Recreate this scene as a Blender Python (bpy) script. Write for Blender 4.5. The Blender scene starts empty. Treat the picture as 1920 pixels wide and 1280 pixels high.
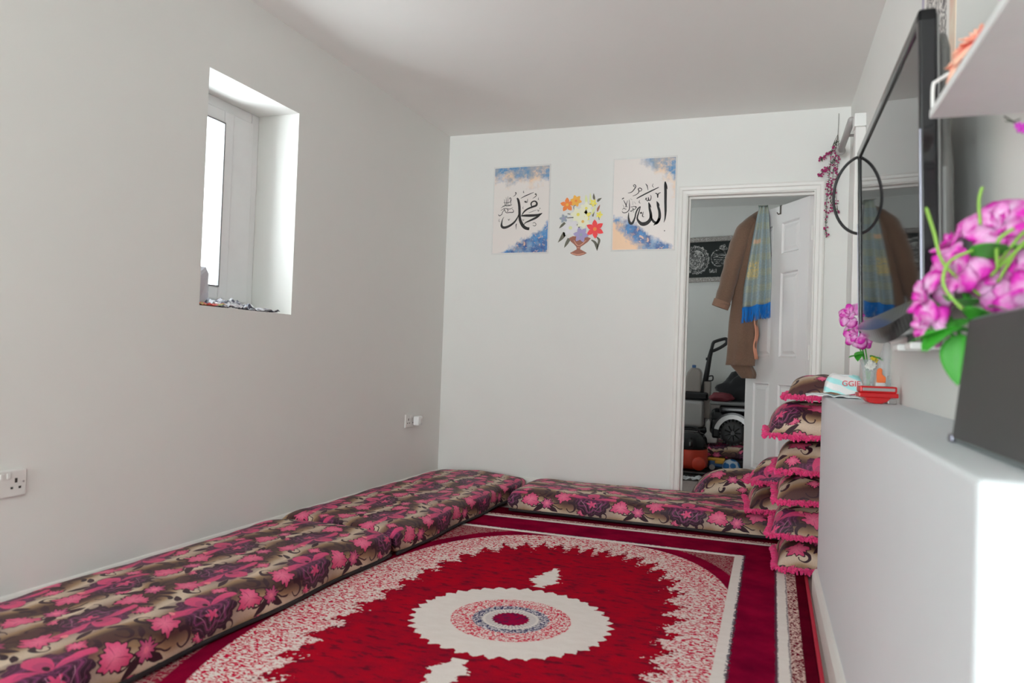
import bpy, math, random
from mathutils import Vector, Matrix, noise as mnoise
S = bpy.context.scene
COL = S.collection
PI = math.pi
random.seed(7)

# ------------------------------------------------------------------ room measures (metres)
XL, D, H = -2.26, 4.743, 2.45          # left wall, back wall, ceiling
PHI = 0.025                            # the right wall is not square to the rest
DX0, DX1, DZ = -0.604, 0.127, 1.96     # doorway
WY0, WY1, WZ0, WZ1 = 2.429, 3.033, 1.085, 2.066   # window opening in the left wall
D2, H2 = 7.2, 2.39                     # the room beyond the door
YB = -5.0                              # wall behind the camera

# ------------------------------------------------------------------ helpers: colour and nodes
def s2l(v):
    v /= 255.0
    return v / 12.92 if v <= 0.04045 else ((v + 0.055) / 1.055) ** 2.4
def c(r, g, b, k=1.0):
    return (min(0.9, s2l(r) * k), min(0.9, s2l(g) * k), min(0.9, s2l(b) * k), 1.0)

class X:
    """a value in a node tree; arithmetic makes Math nodes"""
    nt = None
    def __init__(s, v): s.v = v
    @staticmethod
    def m(op, *a):
        n = X.nt.nodes.new('ShaderNodeMath'); n.operation = op
        for i, q in enumerate(a):
            q = q.v if isinstance(q, X) else q
            if isinstance(q, (int, float)): n.inputs[i].default_value = q
            else: X.nt.links.new(q, n.inputs[i])
        return X(n.outputs[0])
    def __add__(s, o): return X.m('ADD', s, o)
    __radd__ = __add__
    def __sub__(s, o): return X.m('SUBTRACT', s, o)
    def __rsub__(s, o): return X.m('SUBTRACT', o, s)
    def __mul__(s, o): return X.m('MULTIPLY', s, o)
    __rmul__ = __mul__
    def __truediv__(s, o): return X.m('DIVIDE', s, o)
    def __neg__(s): return X.m('MULTIPLY', s, -1.0)
def mn(a, b): return X.m('MINIMUM', a, b)
def mx(a, b): return X.m('MAXIMUM', a, b)
def ab(a): return X.m('ABSOLUTE', a)
def sn(a): return X.m('SINE', a)
def cs(a): return X.m('COSINE', a)
def fl(a): return X.m('FLOOR', a)
def pw(a, b): return X.m('POWER', a, b)
def hyp(a, b): return X.m('SQRT', a * a + b * b)
def at2(y, x): return X.m('ARCTAN2', y, x)
def sat(a):
    n = X.m('ADD', a, 0.0); n.v.node.use_clamp = True; return n
def lt(a, b, w=0.002):                 # soft a < b
    return sat((b - a) * (1.0 / w) + 0.5)
def band(a, lo, hi, w=0.002): return lt(lo, a, w) * lt(a, hi, w) if isinstance(lo, X) else lt(-a, -lo, w) * lt(a, hi, w)
def tri(a):                            # triangle wave 0..1 of period 1
    return ab((a - fl(a)) * 2.0 - 1.0)
def wrap(a, P): return a - P * X.m('ROUND', a * (1.0 / P))
def mixc(f, A, B):
    n = X.nt.nodes.new('ShaderNodeMix'); n.data_type = 'RGBA'
    for i, q in ((0, f), (6, A), (7, B)):
        q = q.v if isinstance(q, X) else q
        if isinstance(q, tuple): n.inputs[i].default_value = q
        elif isinstance(q, (int, float)): n.inputs[i].default_value = q
        else: X.nt.links.new(q, n.inputs[i])
    return n.outputs[2]
def coord(kind):
    n = X.nt.nodes.new('ShaderNodeTexCoord')
    return n.outputs[kind]
def xyz(v):
    n = X.nt.nodes.new('ShaderNodeSeparateXYZ'); X.nt.links.new(v, n.inputs[0])
    return X(n.outputs[0]), X(n.outputs[1]), X(n.outputs[2])
def vec(a, b, cc=0.0):
    n = X.nt.nodes.new('ShaderNodeCombineXYZ')
    for i, q in enumerate((a, b, cc)):
        q = q.v if isinstance(q, X) else q
        if isinstance(q, (int, float)): n.inputs[i].default_value = q
        else: X.nt.links.new(q, n.inputs[i])
    return n.outputs[0]
def nz(v, scale, detail=2.0, rough=0.5, dist=0.0):
    n = X.nt.nodes.new('ShaderNodeTexNoise')
    n.inputs['Scale'].default_value = scale; n.inputs['Detail'].default_value = detail
    n.inputs['Roughness'].default_value = rough; n.inputs['Distortion'].default_value = dist
    if v is not None: X.nt.links.new(v, n.inputs['Vector'])
    return X(n.outputs[0])
def voro(v, scale):
    n = X.nt.nodes.new('ShaderNodeTexVoronoi'); n.inputs['Scale'].default_value = scale
    X.nt.links.new(v, n.inputs['Vector'])
    return X(n.outputs['Distance'])

MATS = {}
def material(name, fn=None, flat=False, col=(0.8, 0.8, 0.8, 1), rough=0.6, metal=0.0, spec=0.5, bump=None, sheen=0.0, trans=0.0, coat=0.0, sub=0.0):
    """principled material; fn builds a colour from nodes, otherwise col with a faint noise"""
    m = bpy.data.materials.new(name); m.use_nodes = True
    X.nt = m.node_tree
    b = m.node_tree.nodes['Principled BSDF']
    b.inputs['Roughness'].default_value = rough; b.inputs['Metallic'].default_value = metal
    b.inputs['Specular IOR Level'].default_value = spec
    b.inputs['Sheen Weight'].default_value = sheen
    b.inputs['Transmission Weight'].default_value = trans
    b.inputs['Coat Weight'].default_value = coat
    if fn: out = fn()
    else:
        k = nz(coord('Object'), 9.0, 3.0)
        e = 0.008 if flat else 0.06
        out = mixc(k, tuple(v * (1 - e) for v in col[:3]) + (1,), tuple(min(1, v * (1 + e)) for v in col[:3]) + (1,))
    if isinstance(out, X): out = out.v
    m.node_tree.links.new(out, b.inputs['Base Color'])
    if bump:
        sc, st, di = bump
        n = X.nt.nodes.new('ShaderNodeBump'); n.inputs['Strength'].default_value = st; n.inputs['Distance'].default_value = di
        h = nz(coord('Object'), sc, 4.0, 0.6)
        X.nt.links.new(h.v, n.inputs['Height']); X.nt.links.new(n.outputs[0], b.inputs['Normal'])
    MATS[name] = m
    return m

# ------------------------------------------------------------------ helpers: meshes and things
class B:
    def __init__(s): s.v = []; s.f = []; s.uv = []       # uv per vertex
    def add(s, vs, fs, uv=None):
        o = len(s.v); s.v += [tuple(p) for p in vs]; s.f += [tuple(i + o for i in f) for f in fs]
        s.uv += list(uv) if uv else [(0.0, 0.0)] * len(vs)
        return s
    def box(s, x0, x1, y0, y1, z0, z1):
        vs = [(x, y, z) for z in (z0, z1) for y in (y0, y1) for x in (x0, x1)]
        return s.add(vs, [(0, 2, 3, 1), (4, 5, 7, 6), (0, 1, 5, 4), (2, 6, 7, 3), (0, 4, 6, 2), (1, 3, 7, 5)])
    def rbox(s, x0, x1, y0, y1, z0, z1, r=0.01, n=6):
        """box with rounded edges"""
        cx, cy, cz = (x0+x1)/2, (y0+y1)/2, (z0+z1)/2; hx, hy, hz = (x1-x0)/2, (y1-y0)/2, (z1-z0)/2
        r = min(r, hx, hy, hz)
        def axis(h):
            k = [-h + r * (1 - math.cos(i / n * PI / 2)) for i in range(n + 1)]
            return k + [-q for q in reversed(k)]
        A = (axis(hx), axis(hy), axis(hz)); hh = (hx, hy, hz)
        for ax in range(3):
            u, v = (ax + 1) % 3, (ax + 2) % 3
            for sg in (-1, 1):
                vs = []; nu, nv = len(A[u]), len(A[v])
                for a in A[u]:
                    for b in A[v]:
                        p = [0, 0, 0]; p[ax] = sg * hh[ax]; p[u] = a; p[v] = b
                        q = [max(-hh[i] + r, min(hh[i] - r, p[i])) for i in range(3)]
                        d = Vector([p[i] - q[i] for i in range(3)])
                        if d.length > 1e-9: d = d.normalized() * r
                        vs.append((cx + q[0] + d[0], cy + q[1] + d[1], cz + q[2] + d[2]))
                fs = []
                for i in range(nu - 1):
                    for j in range(nv - 1):
                        f = (i*nv + j, (i+1)*nv + j, (i+1)*nv + j+1, i*nv + j+1)
                        fs.append(f if sg > 0 else f[::-1])
                s.add(vs, fs)
        return s
    def tube(s, pts, rad, n=10, cap=True):
        pts = [Vector(p) for p in pts]; N = len(pts)
        if not hasattr(rad, '__len__'): rad = [rad] * N
        t = (pts[1] - pts[0]).normalized(); ref = Vector((0, 0, 1)) if abs(t.z) < 0.9 else Vector((1, 0, 0))
        a = t.cross(ref).normalized(); vs = []
        for i, p in enumerate(pts):
            t = (pts[min(i+1, N-1)] - pts[max(i-1, 0)]).normalized()
            a = (a - t * a.dot(t)).normalized(); b = t.cross(a)
            for k in range(n):
                w = 2*PI*k/n; vs.append(p + (a*math.cos(w) + b*math.sin(w)) * rad[i])
        fs = [(i*n+k, i*n+(k+1) % n, (i+1)*n+(k+1) % n, (i+1)*n+k) for i in range(N-1) for k in range(n)]
        if cap: fs += [tuple(range(n))[::-1], tuple((N-1)*n+k for k in range(n))]
        return s.add(vs, fs)
    def lathe(s, prof, cx=0, cy=0, cz=0, n=24, axis='z', sx=1, sy=1):
        vs = []
        for r, z in prof:
            for k in range(n):
                w = 2*PI*k/n; p = (r*math.cos(w)*sx, r*math.sin(w)*sy, z)
                if axis == 'x': p = (p[2], p[0], p[1])
                if axis == 'y': p = (p[0], p[2], p[1])
                vs.append((cx+p[0], cy+p[1], cz+p[2]))
        N = len(prof)
        fs = [(i*n+k, i*n+(k+1) % n, (i+1)*n+(k+1) % n, (i+1)*n+k) for i in range(N-1) for k in range(n)]
        fs += [tuple(range(n))[::-1], tuple((N-1)*n+k for k in range(n))]
        return s.add(vs, fs)
    def grid(s, fn, nu, nv, uvfn=None, closed=False):
        vs = []; uv = []
        for i in range(nu + 1):
            for j in range(nv + 1):
                a, b = i/nu, j/nv; vs.append(fn(a, b)); uv.append(uvfn(a, b) if uvfn else (a, b))
        return s.add(vs, [(i*(nv+1)+j, (i+1)*(nv+1)+j, (i+1)*(nv+1)+j+1, i*(nv+1)+j+1) for i in range(nu) for j in range(nv)], uv)
    def poly(s, pts, d):
        """flat outline extruded along vector d"""
        n = len(pts); d = Vector(d); p2 = [tuple(Vector(p) + d) for p in pts]
        return s.add(list(pts) + p2, [tuple(range(n))[::-1], tuple(range(n, 2*n))] + [(i, (i+1) % n, n+(i+1) % n, n+i) for i in range(n)])
    def xf(s, M):
        s.v = [tuple(M @ Vector(p)) for p in s.v]; return s
    def build(s, name, m, parent=None, smooth=False, solid=0.0, sub=0, bevel=0.0):
        me = bpy.data.meshes.new(name); me.from_pydata(s.v, [], s.f); me.update()
        ul = me.uv_layers.new(name='UVMap')
        for l in me.loops: ul.data[l.index].uv = s.uv[l.vertex_index]
        me.materials.append(MATS[m] if isinstance(m, str) else m)
        if smooth: me.shade_smooth()
        o = bpy.data.objects.new(name, me); COL.objects.link(o)
        if parent: o.parent = parent
        if solid:
            q = o.modifiers.new('Solidify', 'SOLIDIFY'); q.thickness = solid; q.offset = 0
        if bevel:
            q = o.modifiers.new('Bevel', 'BEVEL'); q.width = bevel; q.segments = 2; q.limit_method = 'ANGLE'
        if sub:
            q = o.modifiers.new('Subdivision', 'SUBSURF'); q.levels = sub; q.render_levels = sub
        return o

def tag(o, label, cat, group=None, kind=None):
    o['label'] = label; o['category'] = cat
    if group: o['group'] = group
    if kind: o['kind'] = kind
    return o
def thing(name, label, cat, loc, rz=0.0, group=None, rot=None):
    o = bpy.data.objects.new(name, None); COL.objects.link(o)
    o.empty_display_size = 0.05; o.location = loc; o.rotation_euler = rot if rot else (0, 0, rz)
    return tag(o, label, cat, group)
def struct(b, name, m, **k):
    o = b.build(name, m, **k)
    if 'parent' not in k: o['kind'] = 'structure'
    return o
def rw(x, y, z=0.0):
    """a point given in the right wall's own frame (x across, y along the wall)"""
    return (x*math.cos(PHI) - y*math.sin(PHI), x*math.sin(PHI) + y*math.cos(PHI), z)
def catmull(P, n=8):
    out = []; N = len(P)
    for i in range(N - 1):
        p0, p1, p2, p3 = P[max(i-1, 0)], P[i], P[i+1], P[min(i+2, N-1)]
        for k in range(n):
            t = k / n
            out.append(tuple(0.5*((2*b) + (-a+cc)*t + (2*a-5*b+4*cc-d)*t*t + (-a+3*b-3*cc+d)*t**3) for a, b, cc, d in zip(p0, p1, p2, p3)))
    out.append(tuple(P[-1])); return out

# ------------------------------------------------------------------ materials
K = 1.85      # shown colour -> surface colour
material('wall_paint', flat=True, col=(0.80, 0.80, 0.772, 1), rough=0.75, spec=0.3, bump=(60, 0.08, 0.002))
material('low_wall_paint', flat=True, col=(0.745, 0.785, 0.815, 1), rough=0.55, spec=0.4, bump=(25, 0.06, 0.002))
material('ceiling_paint', flat=True, col=(0.86, 0.86, 0.835, 1), rough=0.85, spec=0.2)
material('trim_white', flat=True, col=(0.80, 0.785, 0.75, 1), rough=0.4)
material('door_white', flat=True, col=(0.78, 0.76, 0.75, 1), rough=0.45)
material('upvc', col=(0.84, 0.84, 0.84, 1), rough=0.3)
material('plastic_white', col=(0.78, 0.765, 0.74, 1), rough=0.35)
material('shelf_white', col=(0.84, 0.86, 0.86, 1), rough=0.5)
material('paint_white_metal', col=(0.82, 0.82, 0.8, 1), rough=0.35)
material('dark_slot', col=(0.03, 0.028, 0.025, 1), rough=0.6)
material('gasket', col=(0.18, 0.18, 0.18, 1), rough=0.6)
material('pole_grey', col=(0.42, 0.40, 0.39, 1), rough=0.35)
material('black_gloss', col=(0.012, 0.012, 0.014, 1), rough=0.12)
material('black_matt', col=(0.018, 0.017, 0.018, 1), rough=0.5)
material('black_cloth', col=(0.010, 0.010, 0.012, 1), rough=0.9, sheen=0.2)
material('rim_grey', col=(0.16, 0.155, 0.15, 1), rough=0.4)
material('grey_back', col=(0.11, 0.107, 0.10, 1), rough=0.35)
material('screen', col=(0.006, 0.006, 0.007, 1), rough=0.035, spec=0.62)
material('chrome', col=(0.30, 0.30, 0.36, 1), rough=0.3, metal=1.0)
material('silver_plastic', col=(0.42, 0.41, 0.40, 1), rough=0.3, metal=0.3)
material('speaker_cloth', col=(0.062, 0.059, 0.058, 1), rough=0.75, bump=(600, 0.3, 0.001))
material('speaker_side', col=(0.16, 0.19, 0.19, 1), rough=0.3)
material('red_plastic', col=(0.62, 0.018, 0.022, 1), rough=0.25)
material('vacuum_red', col=(0.58, 0.045, 0.018, 1), rough=0.4)
material('maroon', col=(0.14, 0.012, 0.022, 1), rough=0.6)
material('leaf_green', col=(0.05, 0.36, 0.03, 1), rough=0.5)
material('grass_green', col=(0.28, 0.52, 0.08, 1), rough=0.5)
material('dark_leaf', col=(0.05, 0.085, 0.04, 1), rough=0.6)
material('stem_brown', col=(0.10, 0.085, 0.07, 1), rough=0.6)
material('blossom_red', col=(0.42, 0.03, 0.16, 1), rough=0.6)
material('blossom_violet', col=(0.62, 0.06, 0.55, 1), rough=0.6)
material('white_petal', col=(0.8, 0.8, 0.76, 1), rough=0.6)
material('yellow_petal', col=(0.75, 0.55, 0.04, 1), rough=0.6)
material('fringe_pink', col=(0.78, 0.03, 0.20, 1), rough=0.85, sheen=0.3)
material('fringe_blue', col=(0.01, 0.20, 0.62, 1), rough=0.8)
material('deep_blue', col=(0.01, 0.035, 0.30, 1), rough=0.8)
material('piping', col=(0.012, 0.008, 0.010, 1), rough=0.7)
material('ink', col=(0.014, 0.011, 0.010, 1), rough=0.6)
material('ink_soft', col=(0.10, 0.085, 0.08, 1), rough=0.6)
material('orange_cap', col=(0.85, 0.16, 0.02, 1), rough=0.35)
material('wipe_white', col=(0.80, 0.83, 0.84, 1), rough=0.4, bump=(40, 0.3, 0.004))
material('wipe_blue', col=(0.30, 0.66, 0.80, 1), rough=0.4, bump=(40, 0.3, 0.004))
material('letter_red', col=(0.70, 0.03, 0.06, 1), rough=0.5)
material('vent_steel', col=(0.55, 0.55, 0.55, 1), rough=0.3, metal=0.8)
material('toy_yellow', col=(0.75, 0.38, 0.02, 1), rough=0.4)
material('toy_blue', col=(0.03, 0.10, 0.25, 1), rough=0.4)
material('rag_white', col=(0.6, 0.6, 0.62, 1), rough=0.9)
material('tray_black', col=(0.012, 0.011, 0.012, 1), rough=0.35)
material('bag_film', col=(0.62, 0.62, 0.68, 1), rough=0.35)

def glass(name, tint, rough, alpha):
    m = bpy.data.materials.new(name); m.use_nodes = True; nt = m.node_tree; X.nt = nt
    b = nt.nodes['Principled BSDF']; b.inputs['Base Color'].default_value = tint; b.inputs['Roughness'].default_value = rough
    t = nt.nodes.new('ShaderNodeBsdfTransparent'); mx_ = nt.nodes.new('ShaderNodeMixShader')
    k = nz(coord('Object'), 30.0, 2.0) * 0.06 + alpha
    nt.links.new(k.v, mx_.inputs[0]); nt.links.new(t.outputs[0], mx_.inputs[1]); nt.links.new(b.outputs[0], mx_.inputs[2])
    nt.links.new(mx_.outputs[0], nt.nodes['Material Output'].inputs[0]); MATS[name] = m
glass('window_glass', (0.85, 0.87, 0.88, 1), 0.05, 0.10)
glass('clear_plastic', (0.72, 0.74, 0.76, 1), 0.08, 0.30)
glass('vase_glass', (0.75, 0.8, 0.82, 1), 0.05, 0.28)
glass('tank_plastic', (0.42, 0.36, 0.33, 1), 0.1, 0.62)
glass('poster_film', (0.8, 0.79, 0.77, 1), 0.3, 0.02)

def coat_col():
    u, v, w = xyz(coord('Object')); k = nz(coord('Object'), 120.0, 2.0); k2 = nz(coord('Object'), 6.0, 2.0)
    return mixc(sat(k * 0.6 + k2 * 0.4), c(76, 56, 44, 1.6), c(108, 84, 68, 1.6))
material('coat_wool', coat_col, rough=0.9, sheen=0.3)
material('coat_lining', col=c(176, 122, 98, 1.7), rough=0.5)
material('coat_cuff', col=c(120, 92, 76, 1.5), rough=0.9)

# floral brocade of the mattresses and cushions, in metres on the UV map
KF = 1.55
def floral(cushion=False):
    uvn = X.nt.nodes.new('ShaderNodeUVMap').outputs[0]
    u, v, _ = xyz(uvn)
    wob = nz(uvn, 14.0, 2.0); wob2 = nz(vec(v + 3.7, u - 1.3), 14.0, 2.0)
    u = u + (wob - 0.5) * 0.022; v = v + (wob2 - 0.5) * 0.022
    fine = nz(uvn, 190.0, 2.0); cloudy = nz(uvn, 5.0, 2.0)
    P, Q = 0.525, 0.182
    row = fl(v / Q); odd = row - 2.0 * fl(row * 0.5); fs = 1.0 - 2.0 * odd
    y = (v - (row + 0.5) * Q); x = wrap(u - row * (P * 0.5), P)
    ys = y * fs
    # ground: pale, tan and brown bands shading into one another
    g = sat(sn(v * (2 * PI / Q) + sn(u * (2 * PI / P)) * 0.9 + cloudy * 2.0) * 0.55 + 0.40)
    col = mixc(sat(g * 2.0), c(66, 42, 36, KF), c(136, 108, 80, KF))
    col = mixc(sat(g * 2.0 - 1.0), col, c(184, 168, 150, KF))
    DK, PL, PK, LT = c(44, 20, 30, KF), c(66, 26, 52, KF), c(178, 58, 98, KF), c(198, 100, 128, KF)
    # plum shading round the big flowers
    halo = sat(1.35 - hyp(x / 0.17, y / 0.10)) * (0.25 if cushion else 0.85)
    col = mixc(halo, col, c(72, 34, 46, KF))
    def put(mask, colr):
        nonlocal col
        col = mixc(mask, col, colr)
    # stems and curls
    for (cx, cy, r, w, ph) in ((0.125, -0.052, 0.026, 0.0042, 0.5), (-0.13, 0.055, 0.028, 0.004, 2.5), (0.20, 0.060, 0.02, 0.0038, 4.0), (-0.225, 0.035, 0.022, 0.004, 1.2), (-0.07, -0.078, 0.018, 0.004, 5.2)):
        lx = wrap(x - cx, P); ly = ys - cy; r_ = hyp(lx, ly); a = at2(ly, lx)
        open_ = lt(cs(a - ph), 0.72, 0.05)
        put(lt(ab(r_ - r), w + 0.0012 + 0.0032 * sn(a - ph), 0.0015) * open_, DK)
        put(lt(hyp(lx - r * math.cos(ph + 0.8), ly - r * math.sin(ph + 0.8)), 0.0085, 0.002), DK)
    lx = wrap(x - 0.2625, P)
    put(lt(ab(ys - 0.02 * sn(lx * 34.0) + 0.018), 0.0036, 0.0015) * lt(ab(lx), 0.13, 0.01), DK)
    put(lt(ab(ys + 0.05 - 0.014 * cs(lx * 40.0)), 0.0030, 0.0015) * lt(ab(lx), 0.09, 0.01), DK)
    if cushion:
        for (cx, cy, r, w, ph) in ((0.02, 0.03, 0.034, 0.005, 1.0), (0.05, -0.04, 0.030, 0.005, 3.6), (-0.06, 0.0, 0.026, 0.0045, 5.6)):
            lx = wrap(x - cx, P); ly = ys - cy; r_ = hyp(lx, ly); a = at2(ly, lx)
            put(lt(ab(r_ - r), w + 0.003 * sn(a - ph), 0.0015) * lt(cs(a - ph), 0.6, 0.05) * odd, DK)
            put(lt(hyp(lx - r * math.cos(ph + 0.9), ly - r * math.sin(ph + 0.9)), 0.010, 0.002) * odd, DK)
    # dark leaves
    for (cx, cy, an, L, W) in ((0.235, -0.065, 0.5, 0.040, 0.013), (-0.215, -0.070, -0.6, 0.042, 0.012), (0.09, 0.075, 0.3, 0.036, 0.010), (-0.245, 0.075, 0.9, 0.03, 0.010), (0.255, 0.015, -0.9, 0.03, 0.010)):
        lx = wrap(x - cx, P); ly = ys - cy; ca, sa = math.cos(an), math.sin(an)
        p = lx * ca + ly * sa; q = ly * ca - lx * sa
        put(lt(ab(q), W * (1.0 - (p / L) * (p / L)), 0.002) * lt(ab(p), L, 0.002), DK)
    # pink maple leaf with a dark rim
    for (cx, cy, R, n, ph, colr) in ((0.172, 0.012, 0.044, 5.0, 0.4, PK), (-0.165, -0.022, 0.046, 3.0, 1.1, PK), (0.262, -0.04, 0.030, 6.0, 0.0, c(150, 52, 96, KF)), (-0.115, 0.068, 0.026, 4.0, 0.8, PK), (0.055, -0.074, 0.022, 4.0, 0.2, PK)):
        lx = wrap(x - cx, P) * 0.82; ly = ys - cy; r_ = hyp(lx, ly); a = at2(ly, lx) * n + ph
        e = R * (0.80 + 0.15 * cs(a) + 0.07 * cs(a * 2.0 + 1.0)) + 0.004 * sn(at2(ly, lx) * 13.0) + (fine - 0.5) * 0.006
        put(lt(r_, e + 0.0055, 0.002), DK); put(lt(r_, e, 0.002), mixc(sat(r_ * (1.1 / R)), LT, colr))
        put(lt(ab(sn(a * 0.5 + 0.4)), 0.09, 0.05) * lt(r_, e * 0.75, 0.003), c(150, 50, 84, KF))
    lx = wrap(x - 0.262, P); r_ = hyp(lx * 1.0, ys + 0.04)
    put(lt(r_, 0.0085, 0.002), LT)
    # the great plum peony
    pm = lt(odd, 0.5, 0.01) if cushion else 1.0
    px = x * 0.80; r_ = hyp(px, ys); a = at2(ys, px)
    e = 0.076 + 0.0065 * ab(sn(a * 7.0)) * 2.0 + (fine - 0.5) * 0.008
    put(lt(r_, e, 0.002) * pm, mixc(lt(ys, -0.004, 0.02), PL, c(42, 17, 32, 1.5)))
    ring = sn(r_ * 250.0 + 2.2 * cs(a * 7.0))
    put(pm * lt(r_, e - 0.012, 0.003) * lt(-ring, -0.62, 0.25), mixc(cloudy, c(120, 44, 78, KF), c(92, 44, 88, KF)))
    put(pm * lt(r_, e - 0.004, 0.003) * lt(ab(ring + 0.1), 0.09, 0.05) * 0.55, c(158, 96, 128, KF))
    ps = x * 0.60; r_ = hyp(ps, ys); a = at2(ys, ps)
    pe = 0.074 * pw(ab(cs((a - PI / 2) * 2.5)), 0.8) + 0.010 + (fine - 0.5) * 0.008
    put(pm * lt(r_, pe, 0.003) * lt(-ys, -0.012, 0.006), PK)
    put(pm * lt(r_, pe * 0.62, 0.003) * lt(-ys, -0.016, 0.006) * 0.6, c(140, 50, 88, KF))
    put(pm * lt(hyp(px * 0.8, ys + 0.022), 0.014 + 0.006 * cs(at2(ys + 0.022, px) * 5.0), 0.002), PK)
    put(pm * lt(hyp(px * 1.2, ys - 0.022), 0.0085, 0.002), DK)
    put(pm * lt(hyp(wrap(x - 0.115, P), ys - 0.036), 0.010, 0.002), c(205, 110, 120, KF))
    lo = at2(ys + 0.09, px * 1.0); put(pm * lt(ab(sn(lo * 9.0)), 0.10, 0.05) * lt(hyp(px, ys), 0.07, 0.003) * lt(ys, -0.005, 0.004) * 0.55, c(176, 130, 150, KF))
    weave = sat(nz(vec(u * 8.0, v), 60.0, 2.0) * 0.4 + 0.8)
    return mixc(sat((fine - 0.35) * 0.35), col, c(40, 24, 26, KF))
material('floral_cushion_cloth', lambda: floral(True), rough=0.5, spec=0.3, bump=(240, 0.12, 0.002))
material('floral_brocade', floral, rough=0.5, spec=0.3, bump=(240, 0.12, 0.002))

# the big red carpet, pattern in metres round its middle
def rug_col():
    oc = coord('Object'); x, y, z = xyz(oc)
    n1 = nz(vec(x * 0.7, y * 1.5), 22.0, 3.0, 0.65); n2 = nz(oc, 6.0, 3.0, 0.6); n3 = nz(oc, 150.0, 2.0); n4 = nz(oc, 60.0, 2.0, 0.55, 0.4); n5 = nz(oc, 28.0, 2.0)
    k = 1.5
    RED1, RED2, RED3 = c(146, 12, 30, k), c(116, 16, 34, k), c(78, 18, 32, k)
    WHT = mixc(n1, c(190, 180, 174, k), c(206, 196, 192, k))
    DKR = mixc(sat(n2 * 2.0 - 0.5), c(86, 4, 32, k), c(128, 10, 42, k))
    field = mixc(sat((n1 * 1.1 + n2 * 0.9 - 0.75) * 2.2), RED2, RED1)
    field = mixc(lt(n1, 0.40, 0.10) * 0.75, field, RED3)
    squig = lt(ab(n4 - 0.5), 0.062, 0.03)             # worm-like speckle
    spk_n = nz(vec(x * 0.75, y * 1.25), 95.0, 1.0, 0.5, 1.0); speck = lt(-spk_n, -0.488, 0.03)
    ax, ay = ab(x), ab(y)
    col = field
    # rounded oval: speckled band, dark surround, spandrels
    def sup(a, b, n):
        return pw(pw(ax * (1 / a), n) + pw(ay * (1 / b), n), 1.0 / n)
    a_ = at2(y * (1 / 1.05), x * (1 / 0.53))
    fir = tri(a_ * (44.0 / (2 * PI)) + (n5 - 0.5) * 0.8)
    e_in = sup(0.53, 1.05, 2.8) + (fir - 0.5) * 0.13 + (n4 - 0.5) * 0.30 + (n5 - 0.5) * 0.10
    e_out = sup(0.75, 1.25, 2.6)
    col = mixc(lt(-e_in, -1.0, 0.012), col, mixc(speck, c(168, 16, 50, k), WHT))
    col = mixc(lt(-e_in, -1.0, 0.012) * lt(e_in, 1.06, 0.02) * 0.6, col, WHT)
    col = mixc(lt(-e_out, -1.0, 0.006), col, DKR)
    col = mixc(lt(-e_out, -1.075, 0.008), col, mixc(squig, c(120, 30, 48, k), c(140, 104, 102, k)))
    # fir-shaped finials above and below the medallion
    t = ay - 0.385; tt = t * (1 / 0.285); zig = tri(t * 21.0 + (n5 - 0.5))
    stemw = lt(t, 0.055, 0.01)
    wdt = 0.088 * (1.12 - tt) * (0.62 + 0.38 * zig) * sat((t - 0.045) * 40.0) + stemw * (0.016 + 0.012 * zig) + (n4 - 0.5) * 0.05
    col = mixc(lt(ab(x + 0.022 + (0.38 - t * 0.0) * 0.0), wdt, 0.003) * band(t, 0.0, 0.285, 0.003), col, WHT)
    # medallion
    r = hyp(x, y); aa = at2(y, x)
    saw = tri(aa * (40.0 / (2 * PI)) + (n5 - 0.5) * 0.35) * 0.024 + (n5 - 0.5) * 0.022 + (n4 - 0.5) * 0.02
    col = mixc(lt(r, 0.330 + saw, 0.003), col, WHT)
    spk2 = lt(nz(vec(x, y), 120.0, 1.0, 0.5, 1.0), 0.50, 0.05)
    col = mixc(lt(r, 0.208 + (n3 - 0.5) * 0.006, 0.003), col, mixc(spk2 * sat(1.5 - n1), WHT, c(176, 22, 54, k)))
    bl = lt(nz(vec(x, y, 3.0), 130.0, 1.0, 0.5, 1.0), 0.52, 0.05)
    col = mixc(lt(r, 0.133 + (n4 - 0.5) * 0.02, 0.003), col, mixc(bl, c(186, 178, 180, k), c(44, 42, 78, k)))
    col = mixc(lt(r, 0.106, 0.004), col, mixc(bl * lt(-r, -0.098, 0.004) + 0.08, WHT, c(46, 44, 78, k)))
    col = mixc(band(r, 0.066, 0.088, 0.003) * lt(sn(aa * 44.0), -0.4, 0.3) * 0.5, col, c(80, 70, 96, k))
    col = mixc(lt(r, 0.064 + 0.003 * sn(aa * 22.0), 0.003), col, mixc(lt(n4, 0.45, 0.1), c(124, 12, 48, k), c(84, 24, 56, k)))
    # straight borders
    mxy = mx(ab(x + 0.045) - 0.730, ay - 1.243)
    jag = (n3 - 0.5) * 0.014 + (n5 - 0.5) * 0.010
    col = mixc(lt(-mxy, -0.0, 0.003), col, WHT)
    col = mixc(lt(-mxy - jag * 0.6, -0.042, 0.003), col, DKR)
    col = mixc(band(mxy + jag, 0.036, 0.048, 0.002) * lt(n4, 0.55, 0.04) * 0.85, col, c(62, 58, 70, k))
    mo = mx(ax - 0.868, ay - 1.537)
    col = mixc(lt(-mo, -0.001, 0.003), col, WHT)
    col = mixc(band(mo + jag, -0.006, 0.003, 0.002) * 0.75, col, c(62, 54, 66, k))
    col = mixc(band(mo + jag, 0.036, 0.041, 0.002) * 0.75, col, c(80, 62, 74, k))
    strip = mixc(lt(-nz(vec(x, y), 75.0, 1.0, 0.5, 1.8), -0.49, 0.03), c(92, 8, 28, k), c(186, 160, 152, k))
    col = mixc(lt(-mo, -0.041, 0.003), col, strip)
    col = mixc(lt(-mo, -0.078, 0.004), col, mixc(sat(n2 * 2 - 0.5), c(60, 4, 18, k), c(84, 6, 26, k)))
    return col
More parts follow.
